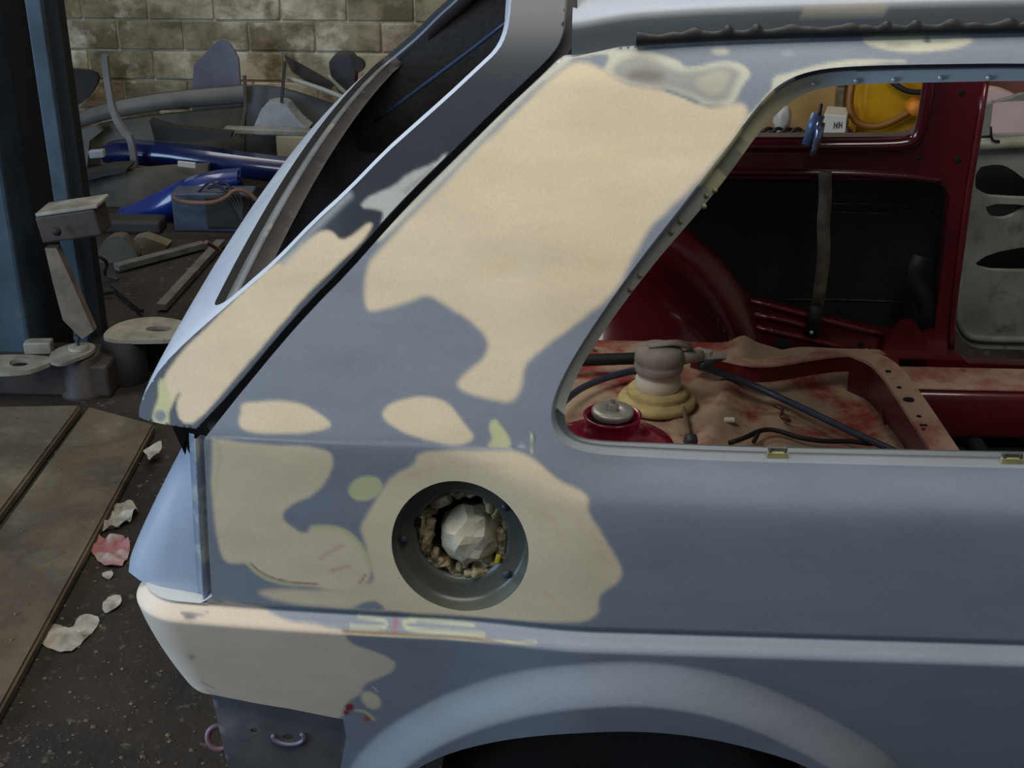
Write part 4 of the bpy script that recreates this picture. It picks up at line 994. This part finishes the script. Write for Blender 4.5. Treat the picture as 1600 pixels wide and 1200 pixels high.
# ------------------------------------------------------------------ scrap heap against the back wall
M_gplast = mat('grey_bumper_plastic', (112, 112, 108), 0.6, (88, 88, 84), 5)
M_dplast = mat('dusty_black_plastic', (34, 33, 32), 0.7, (52, 48, 44), 6)
M_bluep = mat('dark_blue_car_paint', (16, 34, 84), 0.25, (10, 22, 60), 4, coat=0.7)
M_bluep2 = mat('bright_blue_car_paint', (24, 52, 128), 0.25, (14, 34, 92), 4, coat=0.7)
M_dusty = mat('dusty_brown_panel', (92, 84, 72), 0.75, (60, 54, 46), 6)
M_pale = mat('pale_grey_plastic', (164, 168, 170), 0.5, (128, 130, 130), 5)
M_rusty = mat('rusty_rod', (122, 84, 66), 0.7, (92, 62, 50), 20)
def scrap(name, geo, m, label, cat, group='scrap car parts heaped by the wall', smooth=True, angle=35):
    o = build(name, geo[0], geo[1], m, None, smooth=smooth, angle=angle); return tag(o, label, cat, group)
def at(a, b, y): return ony(a, b, y)
# big grey bumper cover standing on edge, with slot
def band(top, bot, y, bulge, t=0.03, n=40):
    T_ = resample(chaikin(np.array([at(*p, y) for p in top]), 2, False), 0, False, n); B_ = resample(chaikin(np.array([at(*p, y) for p in bot]), 2, False), 0, False, n)
    rows = []
    for k in np.linspace(0, 1, 9):
        r = T_ * (1 - k) + B_ * k; s_ = math.sin(math.pi * (0.15 + 0.7 * k)) * bulge
        r = r + np.array([0, -1, 0]) * (s_ + 0.10 * np.sin(np.linspace(0.2, math.pi - 0.2, n)))[:, None]
        rows.append(r)
    back = [r + np.array([0, t, 0]) for r in rows[::-1]]
    L_ = rows + back + [rows[0]]
    return loft([np.asarray(x) for x in L_], closed=False)
bc = thing('bumper_cover', at(250, 330, 4.35) * [1, 1, 0], 'long curved grey bumper cover standing behind the blue fenders', 'bumper', 'scrap car parts heaped by the wall')
V, Fc = band([(95, 192), (140, 165), (200, 147), (280, 134), (385, 131)], [(98, 212), (140, 190), (200, 172), (280, 160), (385, 158)], 4.35, 0.03); build('upper_band', V, Fc, M_gplast, bc)
V, Fc = band([(100, 214), (140, 194), (200, 178), (280, 168), (385, 165)], [(110, 330), (150, 330), (200, 330), (280, 330), (385, 330)], 4.37, 0.02); build('lower_skirt', V, Fc, mat('faded_olive_grey_plastic', (104, 102, 88), 0.7, (78, 76, 66), 5), bc)
V, Fc = prism_px([(95, 225), (120, 200), (125, 215), (110, 260), (95, 270)], 4.30, 0.03); build('end_cap', V, Fc, M_dplast, bc, smooth=False)
scrap('wing_panel', prism_px([(300, 330), (301, 112), (305, 98), (322, 82), (336, 66), (350, 62), (362, 72), (376, 100), (380, 330)], 4.44, 0.02, 1), mat('grey_lilac_sheet', (112, 114, 126), 0.5, (92, 94, 106), 6), 'grey sheet with a rounded top standing upright by the wall', 'sheet metal', smooth=False)
g = chaikin(np.array([at(164, 86, 3.95), at(165, 105, 3.95), at(170, 140, 3.93), at(178, 180, 3.9), at(195, 208, 3.86), at(206, 216, 3.84), at(215, 300, 3.84)]), 2, False)
scrap('curved_strip', sweep(g, [(-.012, -.012), (.012, -.012), (.012, .012), (-.012, .012)], (0, 1, 0)), M_gplast, 'thin grey curved strip rising like a hook above the blue fender', 'strip')
scrap('undertray', prism_px([(80, 330), (82, 112), (110, 108), (148, 112), (155, 125), (140, 150), (118, 168), (100, 180), (96, 330)], 4.5, 0.03, 1), M_dplast, 'black plastic undertray beside the lift column at the wall', 'undertray', smooth=False)
# blue fenders
def fender(top, bot, y, m, name, label, t=0.06, bul=0.05):
    return scrap(name, band(top, bot, y, bul, t), m, label, 'fender')
fender([(165, 224), (190, 216), (240, 217), (300, 220), (370, 228), (480, 243), (600, 262)], [(168, 250), (195, 252), (240, 250), (300, 252), (370, 262), (480, 278), (600, 300)], 4.0, M_bluep, 'blue_fender', 'long dark blue fender lying across the top of the heap')
fender([(188, 325), (215, 312), (250, 292), (290, 273), (335, 262), (375, 264)], [(190, 345), (220, 345), (260, 335), (300, 318), (340, 298), (380, 290)], 3.64, M_bluep2, 'blue_fender', 'bright blue curved fender leaning beneath the long blue one')
scrap('scrap_bonnet', band([(108, 285), (150, 268), (200, 255), (260, 248), (330, 252)], [(112, 345), (150, 345), (200, 345), (260, 345), (330, 345)], 3.85, 0.06, 0.03), M_dusty, 'dusty brown bonnet lying under the long blue fender', 'bonnet')
scrap('pointed_trim', prism_px([(233, 188), (270, 199), (330, 205), (362, 208), (360, 216), (300, 222), (242, 220)], 3.98, 0.05), M_dplast, 'flat black pointed trim lying on the heap below the grey bumper', 'trim', smooth=False)
scrap('pale_bar', join(box(at(430, 205, 4.12), (0.42, 0.05, 0.025), bev=0.006, ry=0.02), box(at(360, 206, 4.12), (0.05, 0.055, 0.03), bev=0.006)), mat('pale_dusty_bar', (150, 148, 138), 0.6, (110, 108, 100), 12), 'pale grey straight bar lying on top of the heap', 'bar', smooth=False)
scrap('pale_cowl', prism_px([(394, 204), (402, 185), (410, 166), (425, 161), (446, 162), (455, 175), (470, 192), (486, 204)], 4.15, 0.10, 1), M_pale, 'pale grey flared plastic piece standing on the pale bar', 'cowl', smooth=False)
scrap('cream_carton', box(at(470, 206, 4.12) * [1, 1, 0] + [0, 0.02, at(470, 206, 4.12)[2] / 2 - 0.006], (0.20, 0.10, at(470, 206, 4.12)[2] - 0.012), bev=0.006), mat('cream_carton', (150, 136, 108), 0.8, (124, 112, 90), 7), 'cream carton end showing under the pale bar', 'carton', smooth=False)
scrap('grey_wing', band([(380, 132), (420, 128), (460, 132), (520, 150), (560, 165), (640, 200)], [(380, 330), (420, 330), (460, 330), (520, 330), (560, 330), (640, 330)], 4.42, 0.05, 0.03), mat('dull_grey_wing_paint', (84, 86, 88), 0.6, (66, 66, 66), 6), 'dull grey wing panel right of the grey bumper cover', 'wing')
scrap('thin_post', tube([at(382, 118, 4.25), at(384, 165, 4.24), at(376, 215, 4.2)], 0.008, 6), M_dusty, 'thin dusty rod leaning where bumper cover and wing meet', 'rod')
scrap('black_fin', prism_px([(444, 87), (468, 100), (500, 118), (522, 134), (516, 142), (490, 134), (456, 112)], 4.25, 0.015), M_dplast, 'black pointed fin sticking up from the heap', 'fin', smooth=False)
scrap('grey_strut', sweep(np.array([at(445, 96, 4.2), at(440, 160, 4.15)]), [(-.006, -.006), (.006, -.006), (.006, .006), (-.006, .006)], (0, 1, 0)), M_rubber, 'thin dark wire standing under the black fin', 'wire')
scrap('curved_trim', tube(chaikin(np.array([at(450, 122, 4.22), at(500, 138, 4.18), at(530, 150, 4.15), at(556, 162, 4.15)]), 2, False), 0.010, 8), mat('pale_trim', (150, 150, 140), 0.5), 'pale curved trim strip lying on the grey wing', 'trim')
hl = thing('headlamp_bowl', at(538, 150, 4.35) * [1, 1, 1], 'dark round lamp bowl lying on the heap near the tailgate', 'lamp', 'scrap car parts heaped by the wall')
V, Fc = prism_px([(512, 100), (520, 88), (535, 85), (550, 90), (556, 104), (552, 148), (538, 150), (524, 140)], 4.35, 0.10, 1); build('bowl', V, Fc, mat('dark_grey_plastic', (64, 66, 70), 0.5, (40, 40, 42), 8), hl, smooth=False)
V, Fc = prism_px([(552, 90), (566, 96), (570, 108), (558, 116)], 4.33, 0.05, 1); build('ear', V, Fc, M_dplast, hl, smooth=False)
V, Fc = ptube([(512, 118), (524, 132), (546, 150)], 4.32, 0.010); build('bracket', V, Fc, MATS['pale_trim'], hl)
scrap('red_box', prism_px([(562, 122), (640, 118), (640, 330), (562, 330)], 4.46, 0.08), mat('bright_red_plastic', (176, 14, 18), 0.4), 'bright red box end showing beside the tailgate', 'box', smooth=False)
# nearer clutter
bx = thing('battery_box', onz(335, 365, 0.0), 'blue-grey battery sized box sitting in front of the heap', 'box')
b0 = onz(335, 362, 0.0)
V, Fc = box(b0 + [0, 0.045, 0.075], (0.30, 0.10, 0.15), bev=0.008, rz=0.05); build('case', V, Fc, mat('blue_grey_box', (70, 80, 98), 0.5, (52, 58, 72), 9), bx, smooth=False)
V, Fc = box(b0 + [0.06, 0.041, 0.078], (0.17, 0.102, 0.13), bev=0.008, rz=0.05); build('end_panel', V, Fc, M_dplast, bx, smooth=False)
g = chaikin(np.array([at(270, 308, 3.35), at(282, 316, 3.34), at(330, 318, 3.33), at(352, 310, 3.34), at(366, 296, 3.36), at(385, 298, 3.36), at(400, 312, 3.36)]), 2, False)
scrap('copper_pipe', tube(g, 0.008, 8), M_rusty, 'bent rusty brown pipe lying on the blue-grey box', 'pipe')
scrap('cable_bundle', join(*[tube(chaikin(np.array([at(310 + i * 14, 300 - (i % 3) * 6, 3.42), at(330 + i * 9, 280 + (i % 2) * 10, 3.42), at(352 + i * 7, 300, 3.4), at(372 + i * 3, 330, 3.38), at(378, 345, 3.36)]), 2, False), 0.005, 6) for i in range(4)]), M_rubber, 'tangle of black wiring on the blue-grey box', 'wiring')
scrap('dark_tub', box(onz(205, 362, 0.0) + [0, 0.02, 0.025], (0.24, 0.10, 0.05), bev=0.012), M_dplast, 'black plastic tub under the bright blue fender', 'tub', smooth=False)
scrap('dark_tub', box(onz(520, 350, 0.0) + [0, 0.10, 0.08], (0.45, 0.18, 0.16), bev=0.02), M_dplast, 'black plastic tub in shadow behind the tailgate', 'tub', smooth=False)
scrap('white_chip', box(at(152, 240, 3.75), (0.06, 0.03, 0.03), bev=0.004, ry=-.1), M_pale, 'small white block at the left tip of the long blue fender', 'block', smooth=False)
scrap('white_tag', box(at(292, 257, 3.70), (0.07, 0.01, 0.022), bev=0.002, ry=.1), mat('white_tag', (186, 182, 166), 0.7), 'small cream tag between the two blue fenders', 'tag', smooth=False)
def floor_bar(a, b, w_, h_, m, name, label, lift_=0.0):
    A = onz(*a, 0.02 + lift_); B_ = onz(*b, 0.02); 
    return scrap(name, sweep([A, (A + B_) / 2, B_], [(-w_, -h_), (w_, -h_), (w_, h_), (-w_, h_)]), m, label, 'bar', 'loose bars on the workshop floor', smooth=False)
M_barg = mat('dusty_grey_bar', (104, 100, 92), 0.7, (74, 70, 64), 15)
floor_bar((182, 418), (318, 382), 0.018, 0.010, M_barg, 'metal_bar', 'long grey bar lying nearly level on the floor before the heap')
floor_bar((252, 480), (345, 378), 0.016, 0.010, M_barg, 'metal_bar', 'grey bar lying slanted towards the tailgate on the floor')
floor_bar((175, 446), (222, 486), 0.006, 0.006, M_web, 'metal_bar', 'thin black rod lying on the floor beside the lift column')
floor_bar((130, 462), (178, 456), 0.008, 0.006, M_web, 'metal_bar', 'short black rod touching the lift column foot')
scrap('concrete_lump', prism_px([(150, 430), (150, 395), (165, 372), (190, 368), (200, 380), (212, 392), (216, 405), (205, 424)], 3.06, 0.05, 1), M_dusty, 'rough brown lump among the clutter before the heap', 'lump', smooth=False)
scrap('broken_board', prism_px([(205, 398), (208, 374), (225, 370), (262, 384), (258, 392), (224, 396)], 3.22, 0.06, 0), mat('broken_board', (112, 104, 82), 0.8, (84, 76, 60), 10), 'pale broken board end among the clutter', 'board', smooth=False)
scrap('black_hose', tube(chaikin(np.array([at(248, 335, 3.58), at(262, 300, 3.60), at(280, 292, 3.60), at(292, 310, 3.58), at(285, 335, 3.57)]), 2, False), 0.012, 8), M_rubber, 'looped black hose behind the blue-grey box', 'hose')
scrap('side_bracket', prism_px([(112, 262), (124, 205), (150, 196), (158, 206), (140, 220), (136, 262)], 4.20, 0.03), M_gplast, 'grey plastic bracket end hanging at the left of the bumper cover', 'bracket', smooth=False)
scrap('dark_sheet', prism_px([(116, 276), (165, 264), (200, 262), (195, 270), (165, 275), (114, 288)], 3.66, 0.10), M_dplast, 'flat dark sheet under the tip of the long blue fender', 'sheet', smooth=False)
scrap('hooked_wire', tube(chaikin(np.array([onz(120, 405, 0.10), onz(150, 398, 0.12), onz(170, 410, 0.08), onz(160, 430, 0.02), onz(185, 436, 0.01)]), 2, False), 0.006, 6), M_rubber, 'hooked black wire beside the lift column', 'wire')
scrap('bent_rod', tube(chaikin(np.array([onz(322, 378, 0.14), onz(345, 392, 0.05), onz(360, 410, 0.008)]), 2, False), 0.007, 6), M_rusty, 'short bent rusty rod next to the tailgate edge', 'rod')
scrap('white_shard', box(onz(262, 398, 0.012), (0.06, 0.03, 0.016), bev=0.003, rz=0.4), M_pale, 'small white shard on the floor between the grey bars', 'shard', smooth=False)
# ------------------------------------------------------------------ litter on the floor
M_paper = mat('dirty_white_paper', (176, 170, 154), 0.8, (130, 124, 110), 22, c3=(92, 84, 72), scale3=30, thr3=(0.62, 0.72))
M_pinkp = mat('pinkish_wet_paper', (150, 96, 96), 0.7, (160, 140, 130), 16, thr=(0.5, 0.6))
def litter(name, px, m, label, amp=0.010, z0=0.0, cat='paper'):
    q = chaikin(np.array([onz(a, b, z0)[:2] for a, b in px]), 1)
    sd_ = random.random() * 50
    def f(P):
        z = np.array([abs(noise.noise((p[0] * 22 + sd_, p[1] * 22, 1.0))) * 2.0 * amp + noise.noise((p[0] * 60 + sd_, p[1] * 60, 3.0)) * amp * 0.3 for p in P])
        return np.stack([P[:, 0], P[:, 1], z0 + 0.003 + np.maximum(z, 0)], 1)
    V, Fc = plate(resample(q, 0.006), [], 0.008, f, (0, 0, -1), 0.0015)
    return tag(build(name, V, Fc, m, None, smooth=True, angle=30), label, cat, 'litter on the dirt floor')
litter('paper_scrap', [(137, 805), (155, 792), (190, 790), (212, 792), (218, 806), (200, 822), (170, 832), (150, 835), (140, 822)], M_paper, 'crumpled grey-white paper on the dirt beside the boards', 0.02)
litter('paper_scrap', [(118, 840), (140, 836), (165, 846), (180, 846), (198, 842), (206, 862), (195, 885), (178, 893), (158, 884), (140, 862)], M_pinkp, 'crumpled pink-stained paper just below the grey-white one', 0.014)
litter('paper_scrap', [(72, 975), (95, 978), (112, 990), (122, 966), (140, 961), (158, 968), (150, 985), (130, 1005), (108, 1026), (60, 1008), (62, 990)], M_paper, 'large torn flat paper scrap at the lower left', 0.008)
litter('paper_scrap', [(162, 938), (188, 930), (192, 946), (178, 956), (160, 962)], M_paper, 'small square paper scrap above the large torn one', 0.006)
litter('paper_scrap', [(160, 896), (176, 893), (178, 904), (168, 908), (160, 903)], M_paper, 'tiny paper crumb under the pink-stained paper', 0.01)
litter('paper_scrap', [(222, 706), (248, 692), (254, 694), (252, 706), (240, 715), (232, 722), (230, 712)], M_paper, 'small torn paper scrap on the board edge near the car corner', 0.006, 0.03)
# grit scattered over the dirt
V = []; Fc = []
for i in range(900):
    a = random.uniform(-40, 420); b = random.uniform(640, 1230) 
    p = onz(a, b, 0.0); s = random.choice((0.0012, 0.0015, 0.0015, 0.002, 0.003, 0.005)) * random.uniform(.7, 1.3)
    if a < 240 - (b - 640) * 0.5: 
        if random.random() < 0.85: continue
        p[2] = 0.028
    k = len(V); rz = random.random() * 3
    for dx, dy, dz in ((1, 0, 0), (0, 1, 0), (-1, 0, 0), (0, -1, 0), (0, 0, .8), (0, 0, -.3)):
        V.append((p[0] + s * (dx * math.cos(rz) - dy * math.sin(rz)), p[1] + s * (dx * math.sin(rz) + dy * math.cos(rz)), p[2] + s * dz + 0.001))
    Fc += [[k, k + 1, k + 4], [k + 1, k + 2, k + 4], [k + 2, k + 3, k + 4], [k + 3, k, k + 4], [k + 1, k, k + 5], [k + 2, k + 1, k + 5], [k + 3, k + 2, k + 5], [k, k + 3, k + 5]]
o = build('floor_grit', V, Fc, mat('pale_grit', (120, 106, 84), 0.9, (70, 60, 48), 300), None, smooth=False); tag(o, 'pale grit and crumbs scattered over the dirt floor', 'grit', None, 'stuff')

# ------------------------------------------------------------------ beyond the far windows
ym = thing('yellow_machine', (1.06, 3.38, 0), 'yellow machine cabinet with a looped hose seen through the far window', 'machine')
V, Fc = box((1.06, 3.38, 0.45), (0.27, 0.34, 0.90), bev=0.015); build('cabinet', V, Fc, mat('dusty_yellow_paint', (206, 152, 12), 0.45, (176, 126, 16), 7), ym, smooth=False)
V, Fc = tube(chaikin(np.array([at(1332, 128, 3.19), at(1326, 165, 3.18), at(1336, 192, 3.17), at(1368, 200, 3.16), at(1400, 188, 3.16), at(1432, 168, 3.17)]), 2, False), 0.012, 8); build('hose', V, Fc, mat('brown_orange_hose', (126, 78, 22), 0.5), ym)
V, Fc = tube(chaikin(np.array([at(1385, 118, 3.19), at(1405, 138, 3.17), at(1430, 146, 3.17), at(1462, 140, 3.18)]), 2, False), 0.010, 8); build('cable', V, Fc, M_rubber, ym)
p = at(1430, 168, 3.17); V, Fc = lathe(p, [(0.0001, -0.03), (0.022, -0.03), (0.028, -0.01), (0.03, 0.02)], 16, 'y'); build('hose_coupling', V, Fc, mat('orange_plastic', (200, 116, 20), 0.5), ym)
V, Fc = box((0.665, 3.55, 0.41), (0.42, 0.30, 0.82), bev=0.006); o = build('cardboard_box', V, Fc, mat('brown_cardboard', (176, 142, 88), 0.85, (160, 126, 76), 5), None, smooth=False); tag(o, 'tall plain cardboard box seen through the far window', 'box')
pc = onz(1316, 214, 0.0); 
V, Fc = box((0.865, 3.24, 0.225), (0.11, 0.20, 0.45), bev=0.008); o = build('black_crate', V, Fc, M_dplast, None, smooth=False); tag(o, 'black crate standing between cardboard box and yellow machine', 'crate')
c = at(1317, 196, 3.14)
c[0] -= 0.012
wc = thing('white_carton', (c[0], 3.2, 0.451), 'white carton with black print leaning by the yellow machine', 'carton')
V, Fc = box((c[0], 3.2, 0.451 + 0.042), (0.075, 0.12, 0.084), bev=0.003, rz=-0.25); build('carton_body', V, Fc, mat('white_card', (190, 184, 168), 0.8), wc, smooth=False)
for i in range(3):
    q = np.array([c[0] + (i - 1) * 0.017 + 0.004, 3.2 - 0.0635 - (i - 1) * -0.0043, 0.451 + 0.052]); V, Fc = join(box(q - [0.005, 0, 0], (0.003, 0.001, 0.022), rz=-0.25), box(q + [0.004, 0, 0], (0.003, 0.001, 0.022), rz=-0.25), box(q, (0.010, 0.001, 0.003), rz=-0.25, ry=0.9)); build('printed_letter', V, Fc, M_rubber, wc, smooth=False)
c = at(1224, 200, 3.2)
V, Fc = box((c[0] - 0.02, 3.22, 0.22), (0.24, 0.20, 0.44), bev=0.01); o = build('dark_stool', V, Fc, M_brown, None, smooth=False); tag(o, 'dark brown box in front of the cardboard box', 'box')
V = []; Fc = []
g_ = []
for i in range(4):
    cc = np.array([c[0] - 0.055 + i * 0.032, 3.17, 0.462]); g_.append(tube([cc + np.array([0.022 * math.cos(t), 0.01 * math.sin(t * 2), 0.018 * math.sin(t)]) for t in np.linspace(0, 2 * math.pi, 18)], 0.006, 6, cap=False))
V, Fc = join(*g_); o = build('coil_spring', V, Fc, M_rubber, None); tag(o, 'small black coil lying in front of the cardboard box', 'coil')
bm = bmesh.new(); bmesh.ops.create_icosphere(bm, subdivisions=3, radius=1); c = at(1222, 172, 3.3)
for v in bm.verts:
    k = 1 + 0.25 * noise.noise(v.co * 2.2); v.co = Vector((c[0] + v.co.x * 0.03 * k, 3.28 + v.co.y * 0.03 * k, 0.490 + v.co.z * 0.055 * k))
V, Fc = bm_out(bm); o = build('plastic_bag', V, Fc, mat('translucent_white_plastic', (178, 172, 164), 0.4), None); tag(o, 'crumpled whitish plastic bag beside the cardboard box', 'bag')
V, Fc = prism_px([(1455, 520), (1462, 230), (1490, 170), (1530, 142), (1560, 139), (1590, 150), (1620, 172), (1660, 220), (1690, 520)], 2.5, 0.05, 2); o = build('body_panel', V, Fc, mat('pink_white_panel', (206, 160, 152), 0.45, (222, 200, 196), 3), None, smooth=False); tag(o, 'pale pink rounded body panel standing beyond the far door', 'panel')
V, Fc = box((1.75, 3.5, 0.55), (1.0, 0.05, 1.1)); o = build('brown_board', V, Fc, mat('pinkish_brown_board', (150, 96, 84), 0.7, (130, 84, 72), 5), None, smooth=False); tag(o, 'pinkish brown board standing behind the pale pink panel', 'board')
